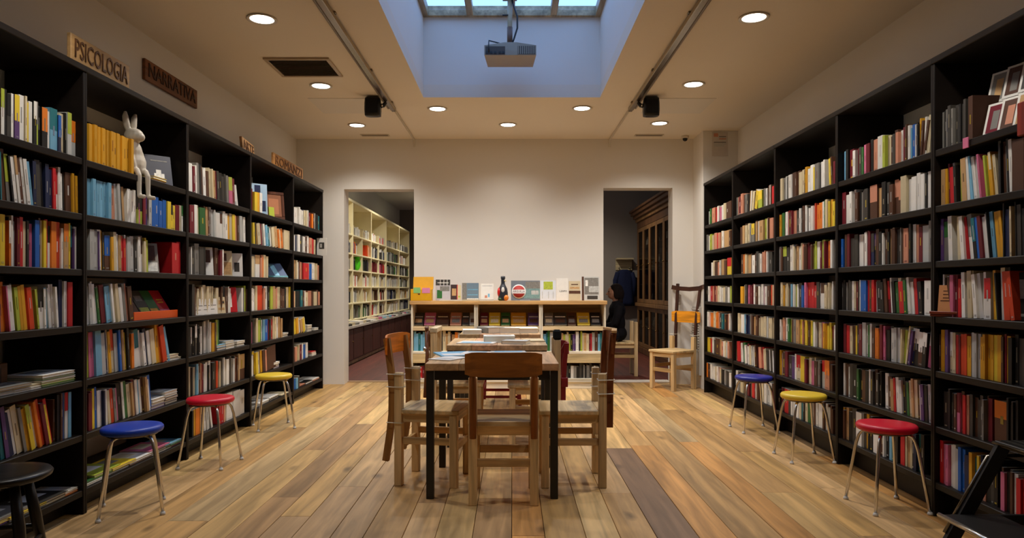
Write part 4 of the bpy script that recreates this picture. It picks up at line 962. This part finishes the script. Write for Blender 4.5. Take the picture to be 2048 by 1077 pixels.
cover_book('grey photo book leaning open on third shelf of the second left unit', (-2.285, 4.38, ZL[2]), 0.15, 0.19, 0.012, RZL, 0.22, lin(150,142,132), [(0.12,0.4,0.88,0.92,'n'),(0.05,0.04,0.95,0.34,'w')], gF)
cover_book('white book with red picture leaning on top shelf of third left unit', (-2.30, 5.72, ZL[0]), 0.13, 0.19, 0.015, RZL, 0.2, PAL['w'], [(0.15,0.4,0.8,0.75,'q'),(0.1,0.05,0.9,0.25,'s')], gF)
cover_book('white and brown book face out, third shelf of third left unit', (-2.28, 5.20, ZL[2]), 0.13, 0.21, 0.015, RZL, 0.12, PAL['w'], [(0.3,0.45,0.85,0.9,'n')], gF)
cover_book('cream book with olive picture face out, third shelf of third left unit', (-2.28, 5.53, ZL[2]), 0.15, 0.20, 0.015, RZL, 0.08, PAL['c'], [(0.15,0.6,0.7,0.9,'n'),(0.5,0.05,0.95,0.55,'a')], gF)
cover_book('white book with small black figures face out, third shelf of third left unit', (-2.26, 5.74, ZL[2]), 0.11, 0.19, 0.015, RZL, 0.05, PAL['w'], [(0.35,0.2,0.75,0.6,'d')], gF)
cover_book('red book with pale cover strip face out, fourth shelf of third left unit', (-2.255, 5.58, ZL[3]), 0.14, 0.20, 0.02, RZL, 0.15, PAL['r'], [(0.35,0.2,0.7,0.75,'w'),(0.45,0.3,0.6,0.65,'g')], gF)
for i in range(3):
    cover_book(f'small white booklet before the cream volumes, {ordinal(i+1)} from left, third left unit', (-2.225, 4.98+i*0.115, ZL[3]), 0.10, 0.115, 0.012, PI/2-0.3, 0.1, PAL['w'], [(0.1,0.55,0.9,0.6,'g'),(0.1,0.3,0.7,0.34,'g')], 'small booklets in front of cream volumes')
cover_book('small beige picture book in front of cream volumes, fourth shelf of third left unit', (-2.225, 5.345, ZL[3]), 0.11, 0.125, 0.014, PI/2-0.35, 0.1, PAL['c'], [(0.3,0.55,0.95,0.8,'a'),(0.6,0.6,0.9,0.75,'d'),(0.3,0.2,0.9,0.35,'a')], gF)
cover_book('tall pale blue book with dark figure face out, top shelf of fourth left unit', (-2.27, 6.29, ZL[0]), 0.16, 0.275, 0.018, RZL, 0.06, lin(160,186,206), [(0.25,0.3,0.6,0.95,'i'),(0.35,0.1,0.9,0.45,'i'),(0.2,0.1,0.5,0.3,'n')], gF)
cover_book('small lime book beside the framed picture, top shelf of fourth left unit', (-2.235, 6.52, ZL[0]), 0.07, 0.09, 0.012, PI/2-0.4, 0.1, PAL['h'], [], gF)
o = MB().bbox((-0.11,0,0), (0.11,0.02,0.03), lin(92,50,28)).bbox((-0.11,0,0.24), (0.11,0.02,0.27), lin(92,50,28)).bbox((-0.11,0,0.03), (-0.08,0.02,0.24), lin(92,50,28)).bbox((0.08,0,0.03), (0.11,0.02,0.24), lin(92,50,28)).obj('framed_picture', 'wz', None, 'brown wooden picture frame standing on top shelf of fourth left unit', 'picture frame', loc=(-2.29, 6.76, ZL[0]+0.004), rot=(-0.12,0,RZL))
MB().box((-0.08,0.006,0.03), (0.08,0.012,0.24), lin(150,96,66)).box((-0.05,0.005,0.05), (0.05,0.006,0.2), lin(190,124,86)).obj('picture', 'paper', o)
cover_book('glossy blue book lying tilted back, third shelf of fourth left unit', (-2.25, 6.76, ZL[2]), 0.22, 0.19, 0.015, PI/2-0.6, 0.75, lin(52,74,112), [(0.35,0.1,0.6,0.9,'l'),(0.0,0.0,1.0,0.12,'t')], gF)
# orange display tray with leaning books
tr = empty('display_tray', (-2.24, 4.42, ZL[3]), PI/2, 'orange display tray with leaning books, fourth shelf of second left unit', 'tray')
OT = lin(236,92,26)
MB().bbox((-0.27,0.0,0.0005), (0.27,0.20,0.006), OT, 0.001).obj('base', 'plastic', tr); MB().bbox((-0.27,0.0,0.006), (0.27,0.008,0.05), OT, 0.001).obj('front_lip', 'plastic', tr); MB().bbox((-0.27,0.19,0.006), (0.27,0.20,0.14), OT, 0.001).obj('back', 'plastic', tr)
for i, (dy, c, dc) in enumerate(((-0.20,'n',[(0.1,0.5,0.9,0.9,'f')]), (-0.06,'d',[(0.1,0.1,0.9,0.35,'h'),(0.2,0.6,0.8,0.8,'g')]), (0.06,'e',[(0.1,0.1,0.8,0.3,'u')]), (0.185,'r',[(0.05,0.05,0.95,0.25,'p'),(0.2,0.5,0.8,0.55,'u'),(0.2,0.6,0.8,0.65,'u')]))):
    cover_book(f'{["brown","dark grey","green","red"][i]} book leaning in the orange display tray', (-2.262, 4.42+dy, ZL[3]+0.006), 0.13, 0.19, 0.018, PI/2, 0.55, PAL[c], dc, 'books in the orange display tray')
# card rack with framed cards, top shelf of nearest right unit
rk = empty('card_rack', (2.24, 3.10, ZR[0]), -PI/2, 'white wire rack of picture cards, top shelf of nearest right bookcase', 'rack')
for z, y in ((0.004, 0.0), (0.175, 0.075)):
    MB().tube([(-0.24,y,z),(0.30,y,z)], 0.003, (0.8,0.8,0.78), 6).obj('wire', 'metal', rk); MB().tube([(-0.24,y+0.02,z),(0.30,y+0.02,z)], 0.003, (0.8,0.8,0.78), 6).obj('wire', 'metal', rk)
for x in (-0.24, 0.30): MB().tube([(x,0.0,0.004),(x,0.10,0.175),(x,0.11,0.004)], 0.003, (0.8,0.8,0.78), 6).obj('wire', 'metal', rk)
pics = ['d','m','n','a','n','g','n','d']
for i in range(8):
    row = 0 if i < 5 else 1; j = i if row == 0 else i-5
    y = 3.345-j*0.098 if row == 0 else 3.33-j*0.105
    xx = 2.225 if row == 0 else 2.30; z = ZR[0]+(0.008 if row == 0 else 0.18)
    o = MB().bbox((-0.05,0,0), (0.05,0.004,0.16), lin(226,222,212), 0.001).obj('picture_card', 'paper', None, f"white-bordered picture card, {ordinal(j+1)} from left in the {'lower' if row == 0 else 'upper'} row of the card rack", 'card', 'picture cards in the wire rack', loc=(xx, y, z), rot=(-0.25,0,-PI/2+0.25))
    m = MB().box((-0.037,-0.0006,0.014), (0.037,0,0.148), PAL[pics[i]]); m.box((-0.015,-0.001,0.03), (0.02,-0.0006,0.12), PAL[random.choice('afgc')]); m.obj('picture', 'paper', o)
o = MB().bbox((-0.02,-0.03,-0.07), (0.012,0.03,0.07), lin(132,40,24), 0.004).obj('wooden_bracket', 'wz', None, 'red-brown wooden block hooked over the top right shelf edge', 'bracket', loc=(2.128, 2.895, ZR[0]+0.0))
MB().bbox((0.012,-0.03,0.0), (0.06,0.03,0.012), lin(132,40,24), 0.002).obj('hook', 'wz', o)
MB().bbox((-0.006,-0.02,-0.025), (0.0,0.02,0.025), PAL['p'], 0.001).obj('shelf_tag', 'paper', None, 'small pink tag on the edge of the top right shelf', 'tag', loc=(BXR-0.0005+0.003, F*BXR/(1932-HX), ZR[0]-0.014))
st = MB().bbox((-0.08,0,0), (0.08,0.07,0.012), lin(120,50,26), 0.003).bbox((-0.08,-0.004,0.012), (0.08,0.004,0.026), lin(120,50,26), 0.002).obj('book_stand', 'wx', None, 'small red-brown wooden book stand, fourth shelf of nearest right unit', 'stand', loc=(BXR+0.012, 3.49, ZR[3]+0.0005), rot=(0,0,-PI/2+0.5))
cover_book('tan booklet with printed lines on a small wooden stand, nearest right unit', (BXR+0.022, 3.483, ZR[3]+0.012), 0.11, 0.145, 0.012, -PI/2+0.5, 0.12, lin(214,150,96), [(0.2,0.78,0.7,0.81,'n'),(0.2,0.66,0.7,0.69,'n'),(0.2,0.54,0.8,0.57,'n'),(0.1,0.44,0.7,0.47,'n')], gF)
cover_book('black book with pale rounded picture at the right edge of nearest right unit', (BXR+0.06, 3.00, ZR[3]), 0.20, 0.21, 0.02, -PI/2+0.3, 0.1, lin(30,26,22), [(0.1,0.45,0.9,0.85,lin(150,146,138)),(0.1,0.08,0.9,0.14,'g')], gF)

# ---- on the worktop of the low bookcases
cs_ = F/8.22
def ctop(x0, x1, y0, col, deco, label, tilt=0.1, t=0.015, Y=8.22, txt=None, z=CZ, base=None):
    s = F/Y; w = (x1-x0)/s; zb = EYE-(y0-HY)/s; h = (zb-z)/math.cos(tilt)
    return cover_book(label, ((x0+x1)/2/s-HX/s, Y, z), w, h, t, 0, tilt, col, deco, 'books face out on the pale worktop')
ctop(871,900,560, lin(190,184,186), [(0,0.72,1,1,'d'),(0.1,0.1,0.45,0.5,'e'),(0.3,0.45,0.95,0.68,'g'),(0.12,0.83,0.9,0.86,'w'),(0.3,0.72,0.33,1,'w'),(0.55,0.72,0.58,1,'w'),(0.78,0.72,0.81,1,'w')], 'grey photo book with a window grid beside the yellow box')
ctop(901,915,570, lin(62,44,40), [(0.2,0.3,0.8,0.75,'a'),(0.9,0,1,1,'r')], 'small dark book with brown picture next to window-grid book')
ctop(915,922,571, PAL['c'], [(0.2,0.2,0.8,0.3,'h')], 'narrow cream booklet on the worktop', 0.08)
ctop(924,957,567, lin(112,132,146), [(0.0,0,0.28,1,'g'),(0.34,0.3,0.95,0.34,'l'),(0.34,0.6,0.95,0.64,'l'),(0.3,0.02,1,0.12,'w')], 'blue-grey boxed book standing on the worktop', 0.05, 0.05)
ctop(962,987,568, PAL['w'], [(0.3,0.15,0.5,0.3,'f'),(0.55,0.2,0.7,0.4,'l'),(0.1,0.85,0.9,0.88,'s')], 'plain white book left of the bottle figure')
o = ctop(1022,1080,562, lin(116,122,130), [(0.45,0.1,1,0.7,lin(120,150,146)),(0.5,0.6,1,0.95,'g'),(0.7,0.3,0.95,0.5,'s')], 'wide grey book with a round red badge on the worktop', 0.1)
s_ = F/8.22; W_ = 58/s_
bd = MB().lathe([(0.0,0),(0.084,0),(0.084,0.003),(0.0,0.003)], lin(232,228,222), 32).lathe([(0.0,0.003),(0.072,0.003),(0.072,0.004),(0.0,0.004)], lin(176,54,50), 32).obj('badge', 'paper', o, loc=(-W_/2+0.092, -0.0015, 0.105), rot=(PI/2,0,0))
MB().box((-0.08,-0.0045,-0.022), (0.08,-0.004,0.022), lin(236,232,226)).obj('badge_band', 'paper', o, loc=(-W_/2+0.092, -0.0018, 0.105))
lettering('ARGUILLA', 0.036, lin(90,40,44), o, (-W_/2+0.092,-0.0068,0.105), (PI/2,0,0), 'paper', 0.14, 0.0006)
ctop(1081,1112,562, lin(214,218,222), [(0.2,0.55,0.8,0.95,'h'),(0.1,0.1,0.14,0.45,'s'),(0.5,0.1,0.54,0.45,'s'),(0.8,0.1,0.84,0.45,'s')], 'white book with a lime patch on the worktop')
o = ctop(1113,1136,557, PAL['w'], [], 'tall white book with small black lettering on the worktop', 0.06)
lettering('L.EXPO', 0.03, lin(30,30,32), o, (0.012,-0.0008,0.11), (PI/2,0,0), 'paper', 0.085, 0.0004)
ctop(1138,1161,563, lin(202,186,152), [(0,0.35,1,0.5,'n'),(0.1,0.6,0.9,0.7,'a'),(0.2,0.8,0.8,0.85,'n')], 'beige book with a brown band on the worktop')
ctop(1164,1199,554, lin(196,196,190), [(0.0,0.0,0.12,1,'n'),(0.15,0.25,0.95,0.95,'g'),(0.4,0.35,0.95,0.6,'s'),(0.2,0.6,0.35,0.85,'w'),(0.3,0.05,0.9,0.2,'d')], 'grey photo book at the right end of the worktop')
for i, (x0, x1, c, t_) in enumerate(((880,925,'w',0.012),(925,958,'c',0.014),(960,988,'w',0.016),(1040,1060,'s',0.008))):
    flat_book(f'thin {CN[c]} booklet lying at the front of the worktop, {ordinal(i+1)} from left', ((x0+x1)/2/172-HX/172, 8.13, CZ+0.0005), ((x1-x0)/172, 0.09, t_), 0.0, PAL[c], 'booklets lying on the pale worktop')
# yellow donation box with notes
r = empty('yellow_box', ((845-HX)/171, 8.14, CZ), 0, 'yellow cardboard box with green and pink notes at the left of the worktop', 'box')
YB_ = lin(222,166,20)
MB().bbox((-0.125,-0.06,0.0005), (0.115,0.10,0.135), YB_, 0.003).obj('body', 'paper', r); MB().add([(-0.11,0.05,0.135),(0.125,0.05,0.135),(0.125,0.09,0.28),(-0.11,0.09,0.28),(-0.11,0.06,0.135),(0.125,0.06,0.135),(0.125,0.10,0.28),(-0.11,0.10,0.28)], [(0,1,2,3),(4,7,6,5),(0,4,5,1),(3,2,6,7),(0,3,7,4),(1,5,6,2)], lin(206,150,18)).obj('lid', 'paper', r)
MB().box((-0.09,-0.0615,0.09), (-0.01,-0.0602,0.155), lin(140,196,120)).obj('note', 'paper', r); MB().box((0.01,-0.0615,0.09), (0.10,-0.0602,0.15), lin(226,140,176)).obj('note', 'paper', r)
MB().box((-0.04,-0.0608,0.07), (-0.015,-0.06,0.085), lin(110,60,20)).obj('slot', 'paper', r)
# bottle figure
r = empty('bottle_figure', ((1006-HX)/171, 8.17, CZ), 0, 'dark bottle-shaped bird figure with red side and orange foot on the worktop', 'figurine')
MB().lathe([(0.0,0.0005),(0.045,0.0005),(0.055,0.02),(0.058,0.09),(0.05,0.14),(0.03,0.18),(0.022,0.20),(0.022,0.25),(0.027,0.262),(0.026,0.285),(0.0,0.288)], lin(40,44,52), 20).obj('body', 'plastic', r)
MB().ell((-0.045,-0.01,0.10), (0.022,0.04,0.055), lin(196,32,28), 12, 8).obj('wing', 'plastic', r); MB().ell((0.035,-0.04,0.035), (0.032,0.022,0.034), lin(222,128,44), 12, 8).obj('foot_patch', 'plastic', r)
MB().ell((0.0,-0.04,0.12), (0.022,0.02,0.04), lin(210,206,198), 10, 7).obj('breast_patch', 'plastic', r); MB().tube([(0.015,-0.01,0.235),(0.045,-0.02,0.228)], [0.010,0.002], lin(214,196,140), 8).obj('beak', 'plastic', r); MB().ell((-0.03,-0.03,0.02), (0.03,0.025,0.02), lin(60,90,50), 10, 7).obj('foot_patch', 'plastic', r)
# books lying tilted on the upper shelf of the low bookcases
UPS = [(827,846,'d'),(848,870,'p'),(872,897,'n'),(900,922,'f'),(924,938,'d'),(939,950,'s'), (960,976,'m'),(978,1000,'y'),(1002,1020,'e'),(1022,1052,'u'),(1056,1079,'v'), (1089,1107,'g'),(1108,1134,'d'),(1136,1152,'n'),(1155,1180,'y'),(1182,1202,'k')]
for i, (x0, x1, c) in enumerate(UPS):
    Y = 8.20; s = F/Y; w = (x1-x0)/s
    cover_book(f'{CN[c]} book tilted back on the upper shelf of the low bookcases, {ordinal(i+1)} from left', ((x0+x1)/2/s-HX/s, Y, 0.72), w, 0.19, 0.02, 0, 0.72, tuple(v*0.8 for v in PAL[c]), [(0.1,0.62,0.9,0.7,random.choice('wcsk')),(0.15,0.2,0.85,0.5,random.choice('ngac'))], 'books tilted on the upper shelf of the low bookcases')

# ---- magazines and books lying flat in the left bookcases
FLATS = {'L0E': [(30,'swg'),(72,'wc'),(122,'ehwew')], 'L0G': [(28,'vyg'),(62,'gy'),(108,'cd'),(148,'ow')],
 'L1A': [(325,'uy')], 'L1E': [(350,'wc'),(366,'c')], 'L1F': [(322,'vsw'),(347,'kskss')], 'L1G': [(192,'we'),(222,'seh'),(254,'wgy'),(287,'nw'),(326,'wdp'),(352,'pel')],
 'L2E': [(446,'il'),(463,'wss'),(486,'ww')], 'L3E': [(574,'ws')], 'L3F': [(556,'vww')], 'L3G': [(514,'sg'),(532,'gw'),(552,'kgw'),(573,'c')],
 'L4E': [(622,'swgw'),(636,'w')], 'L4F': [(630,'wwr')], 'L4G': [(607,'nf'),(621,'wk'),(634,'fw')]}
for key, lst in FLATS.items():
    u = int(key[1]); sh = 'ABCDEFG'.index(key[2])
    for i, (px, st_) in enumerate(lst):
        xs = 2.215; Y = F*xs/(HX-px); big = key[2] == 'G' or key == 'L0E'
        L = 0.26 if big else 0.17; L = min(L, 2*(PL[u+1]-0.02-Y), 2*(Y-PL[u]-0.02)); z = ZL[sh]+0.0006
        if L < 0.08: L = 0.08
        Y = min(max(Y, PL[u]+0.022+L/2), PL[u+1]-0.022-L/2)
        D = 0.19 if big else 0.13
        for q, c in enumerate(st_):
            t_ = random.uniform(0.006, 0.014) if big else random.uniform(0.012, 0.024)
            pos_ = 'bottom' if q == 0 else ('top' if q == len(st_)-1 else ordinal(q+1)+' layer')
            flat_book(f"{CN[c]} {'magazine' if big else 'book'} lying flat, {pos_} of {ordinal(i+1)} stack, {SN[sh]}, {UN[u]} left unit",
                      (-2.222-D/2-random.uniform(0, 0.012), Y+random.uniform(-1, 1)*0.003, z), (D, L*random.uniform(0.93, 0.99), t_), 0.0, PAL[c], 'books lying flat in the left bookcases',
                      'magazine' if big else 'book', 'magazine' if big else 'book', [(0.15,0.2,0.6,0.8,random.choice('wgcs'))])
            z += t_+0.0008

# ================================================================== rabbit figure and seated person (continuous bodies)
def blob(mb, voxel, col, name, mat, parent=None, iters=6, loc=(0,0,0), rot=(0,0,0)):
    me = mb.mesh('tmp', mat); o = bpy.data.objects.new('tmp', me); C.objects.link(o)
    md = o.modifiers.new('r', 'REMESH'); md.mode = 'VOXEL'; md.voxel_size = voxel; md.use_smooth_shade = True
    sm = o.modifiers.new('s', 'SMOOTH'); sm.iterations = iters; sm.factor = 0.5
    bpy.context.view_layer.update()
    ev = bpy.data.meshes.new_from_object(o.evaluated_get(bpy.context.evaluated_depsgraph_get()))
    bpy.data.objects.remove(o); bpy.data.meshes.remove(me)
    for a in list(ev.color_attributes): ev.color_attributes.remove(a)
    ca = ev.color_attributes.new('Col', 'FLOAT_COLOR', 'CORNER'); ca.data.foreach_set('color', [*col, 1.0]*len(ev.loops))
    ev.materials.clear(); ev.materials.append(M[mat]); ev.name = name
    n = bpy.data.objects.new(name, ev); C.objects.link(n); n.parent = parent; n.location = loc; n.rotation_euler = rot
    return n
w_ = WHITE
rb = MB()
rb.ell((0,0,0.08), (0.066,0.062,0.082), w_).ell((0.0,0,0.14), (0.056,0.055,0.08), w_).ell((0.0,0,0.195), (0.036,0.036,0.036), w_)
rb.ell((0.010,0,0.243), (0.060,0.047,0.046), w_).ell((0.050,0,0.233), (0.032,0.031,0.028), w_)
for s in (-1, 1):
    rb.tube([(-0.012,s*0.018,0.270),(-0.018,s*0.027,0.31),(-0.020,s*0.034,0.355),(-0.014,s*0.040,0.385)], [0.015,0.020,0.018,0.008], w_, 10)
    rb.tube([(0.02,s*0.042,0.15),(0.045,s*0.045,0.09),(0.05,s*0.034,0.04)], [0.014,0.012,0.013], w_, 8)
    rb.tube([(0.02,s*0.03,0.03),(0.065,s*0.034,0.028),(0.078,s*0.035,0.0),(0.08,s*0.035,-0.09),(0.082,s*0.035,-0.118)], [0.024,0.019,0.016,0.013,0.013], w_, 10)
    rb.tube([(0.078,s*0.035,-0.122),(0.125,s*0.04,-0.13)], [0.014,0.013], w_, 8)
ro = blob(rb, 0.0045, lin(206,196,178), 'rabbit_figure', 'plastic', None, 5, (-2.272, 4.19, ZL[0]+0.002), (0,0,-0.25))
tag(ro, 'white sitting rabbit figure with long ears, legs hanging over the shelf edge', 'figurine')
for s in (-1, 1): MB().ell((0.04,s*0.030,0.246), (0.005,0.004,0.005), lin(70,58,50), 8, 6).obj('eye', 'plastic', ro)

pr = empty('person', (1.42, 9.42, 0), PI/2, 'seated person in dark clothes with dark hair, facing left, beyond the right doorway', 'person')
# local: faces +Y (so the figure looks towards -X in the room), seat at z 0.452
SK = lin(176,128,102); DKC = lin(22,20,22)
bd = MB()
bd.ell((0,0.005,0.55), (0.155,0.115,0.10), SK).ell((0,0.0,0.70), (0.135,0.09,0.14), SK).ell((0,0.005,0.86), (0.155,0.10,0.13), SK)
bd.tube([(0,0.005,0.93),(0,0.025,1.03)], [0.055,0.048], SK, 12)
bd.ell((0,0.045,1.115), (0.072,0.088,0.095), SK).ell((0,0.075,1.07), (0.05,0.055,0.05), SK).tube([(0,0.125,1.115),(0,0.15,1.085),(0,0.128,1.078)], [0.011,0.014,0.008], SK, 8)
for s in (-1, 1):
    bd.tube([(s*0.085,0.02,0.53),(s*0.10,0.25,0.545),(s*0.10,0.42,0.50)], [0.088,0.075,0.056], SK, 12)
    bd.tube([(s*0.10,0.42,0.50),(s*0.10,0.43,0.30),(s*0.10,0.42,0.09)], [0.056,0.054,0.036], SK, 12)
    bd.tube([(s*0.10,0.40,0.05),(s*0.105,0.54,0.035)], [0.038,0.032], SK, 10)
    bd.tube([(s*0.145,0.0,0.92),(s*0.20,0.03,0.80),(s*0.205,0.08,0.68)], [0.052,0.045,0.038], SK, 10)
    bd.tube([(s*0.205,0.08,0.68),(s*0.14,0.22,0.66),(s*0.085,0.30,0.665)], [0.038,0.032,0.024], SK, 10)
    bd.ell((s*0.068,0.335,0.665), (0.035,0.042,0.016), SK)
    for k in range(4):
        x = s*(0.090-k*0.017); L = (0.055,0.066,0.070,0.060)[k]
        bd.tube([(x,0.365,0.668),(x-s*0.008,0.365+L*0.6,0.662),(x-s*0.012,0.365+L*0.85,0.645)], [0.0085,0.008,0.007], SK, 8)
    bd.tube([(s*0.045,0.325,0.668),(s*0.022,0.35,0.672),(s*0.016,0.372,0.664)], [0.010,0.0095,0.008], SK, 8)
    bd.ell((s*0.074,0.03,1.11), (0.010,0.02,0.03), SK)
blob(bd, 0.007, SK, 'body', 'skin', pr, 3)
cl = MB()
cl.ell((0,0.0,0.56), (0.17,0.128,0.115), SK).ell((0,0,0.70), (0.152,0.105,0.155), SK).ell((0,0.005,0.865), (0.172,0.112,0.135), SK).tube([(0,0.005,0.94),(0,0.018,1.0)], [0.075,0.062], SK, 12)
for s in (-1, 1):
    cl.tube([(s*0.148,0.0,0.925),(s*0.205,0.03,0.80),(s*0.21,0.08,0.68)], [0.062,0.056,0.05], SK, 12); cl.tube([(s*0.21,0.08,0.68),(s*0.15,0.21,0.66)], [0.05,0.042], SK, 12)
blob(cl, 0.012, DKC, 'sweater', 'cloth', pr, 4)
tr_ = MB()
tr_.ell((0,0.005,0.545), (0.165,0.125,0.10), SK)
for s in (-1, 1):
    tr_.tube([(s*0.088,0.02,0.54),(s*0.102,0.25,0.548),(s*0.102,0.43,0.505)], [0.094,0.084,0.066], SK, 12); tr_.tube([(s*0.102,0.43,0.505),(s*0.10,0.435,0.30),(s*0.10,0.42,0.10)], [0.066,0.063,0.052], SK, 12)
blob(tr_, 0.012, lin(26,26,32), 'trousers', 'cloth', pr, 4)
hr = MB().ell((0,0.018,1.145), (0.084,0.094,0.088), SK).ell((0,-0.03,1.09), (0.08,0.062,0.10), SK).ell((0,-0.03,1.0), (0.065,0.045,0.07), SK)
for s in (-1, 1): hr.ell((s*0.07,0.02,1.09), (0.02,0.045,0.075), SK)
blob(hr, 0.008, lin(30,22,18), 'hair', 'cloth', pr, 3)
for s in (-1, 1):
    MB().ell((s*0.03,0.122,1.122), (0.011,0.008,0.008), lin(34,26,22), 10, 7).obj('eye', 'plastic', pr)
    MB().tube([(s*0.10,0.385,0.035),(s*0.104,0.47,0.034),(s*0.108,0.565,0.026)], [0.046,0.042,0.03], lin(28,24,22), 12).obj('shoe', 'plastic', pr)
MB().tube([(-0.02,0.127,1.05),(0,0.131,1.049),(0.02,0.127,1.05)], 0.004, lin(140,80,72), 6).obj('mouth', 'skin', pr)

# ================================================================== the shelved books: the 300 that show largest singly, the rest joined
BOOKS.sort(key=lambda b: -b['area'])
CREAMP = lin(222,212,190)
def spine_marks(m, b, mat=None):
    """bands and title blocks on the spine (local y = 0 plane)"""
    w, h, y = b['w'], b['h'], -0.0006
    rnd = random.Random(int(b['w']*1e6)+int(b['h']*1e7))
    if b['b']:
        f = rnd.choice((0.42, 0.5, 0.6)); m.box((-0.0002,y,h*f), (w+0.0002,0.0005,h+0.0002), PAL[b['b']], mat)
    if w > 0.010 and rnd.random() < 0.55:
        dark = b['c'] in 'kdnimvebtrq'
        base = PAL[b['c']]; pc = PAL[rnd.choice('wcsy') if dark else rnd.choice('kdnmig')]; q = rnd.uniform(0.25, 0.7)
        pc = tuple(u*(1-q)+v*q for u, v in zip(base, pc))
        z0 = h*rnd.uniform(0.35, 0.5); z1 = z0+h*rnd.uniform(0.15, 0.35)
        m.box((w*0.40,y-0.0003,z0), (w*0.60,0.0004,z1), pc, mat)
        if rnd.random() < 0.4: m.box((w*0.25,y-0.0003,h*0.05), (w*0.75,0.0004,h*0.085), pc, mat)
stuff = MB()
for i, b in enumerate(BOOKS):
    w, d, h = b['w'], b['d'], b['h']
    rnd = random.Random(i); kk = rnd.uniform(0.82, 1.08); col = tuple(min(1, v*kk) for v in PAL[b['c']])
    if i < 300:
        t = min(0.0022, w*0.2)
        m = MB().box((0,0,0), (w,t,h), col).box((0,t,0), (t,d,h), col).box((w-t,t,0), (w,d,h), col)
        o = m.obj('book', 'paper', None, b['label'], 'book', b['group']); o.matrix_world = b['m']
        MB().box((t,t,0.003), (w-t,d-0.004,h-0.003), CREAMP).obj('pages', 'paper', o)
        mk = MB(); spine_marks(mk, b)
        if mk.v: mk.obj('spine_print', 'paper', o, kind='stuff')
    else:
        stuff.add([(0,0,0),(w,0,0),(w,d,0),(0,d,0),(0,0,h),(w,0,h),(w,d,h),(0,d,h)], [(0,3,2,1),(4,5,6,7),(0,1,5,4),(1,2,6,5),(2,3,7,6),(3,0,4,7)], [col, CREAMP, col, col, col, col], False, b['m'])
        spine_marks(stuff, b, b['m'])
stuff.obj('shelved_books', 'paper', None, 'rows of smaller mixed books filling the farther shelves of all bookcases', 'books', kind='stuff')
print('books', len(BOOKS))
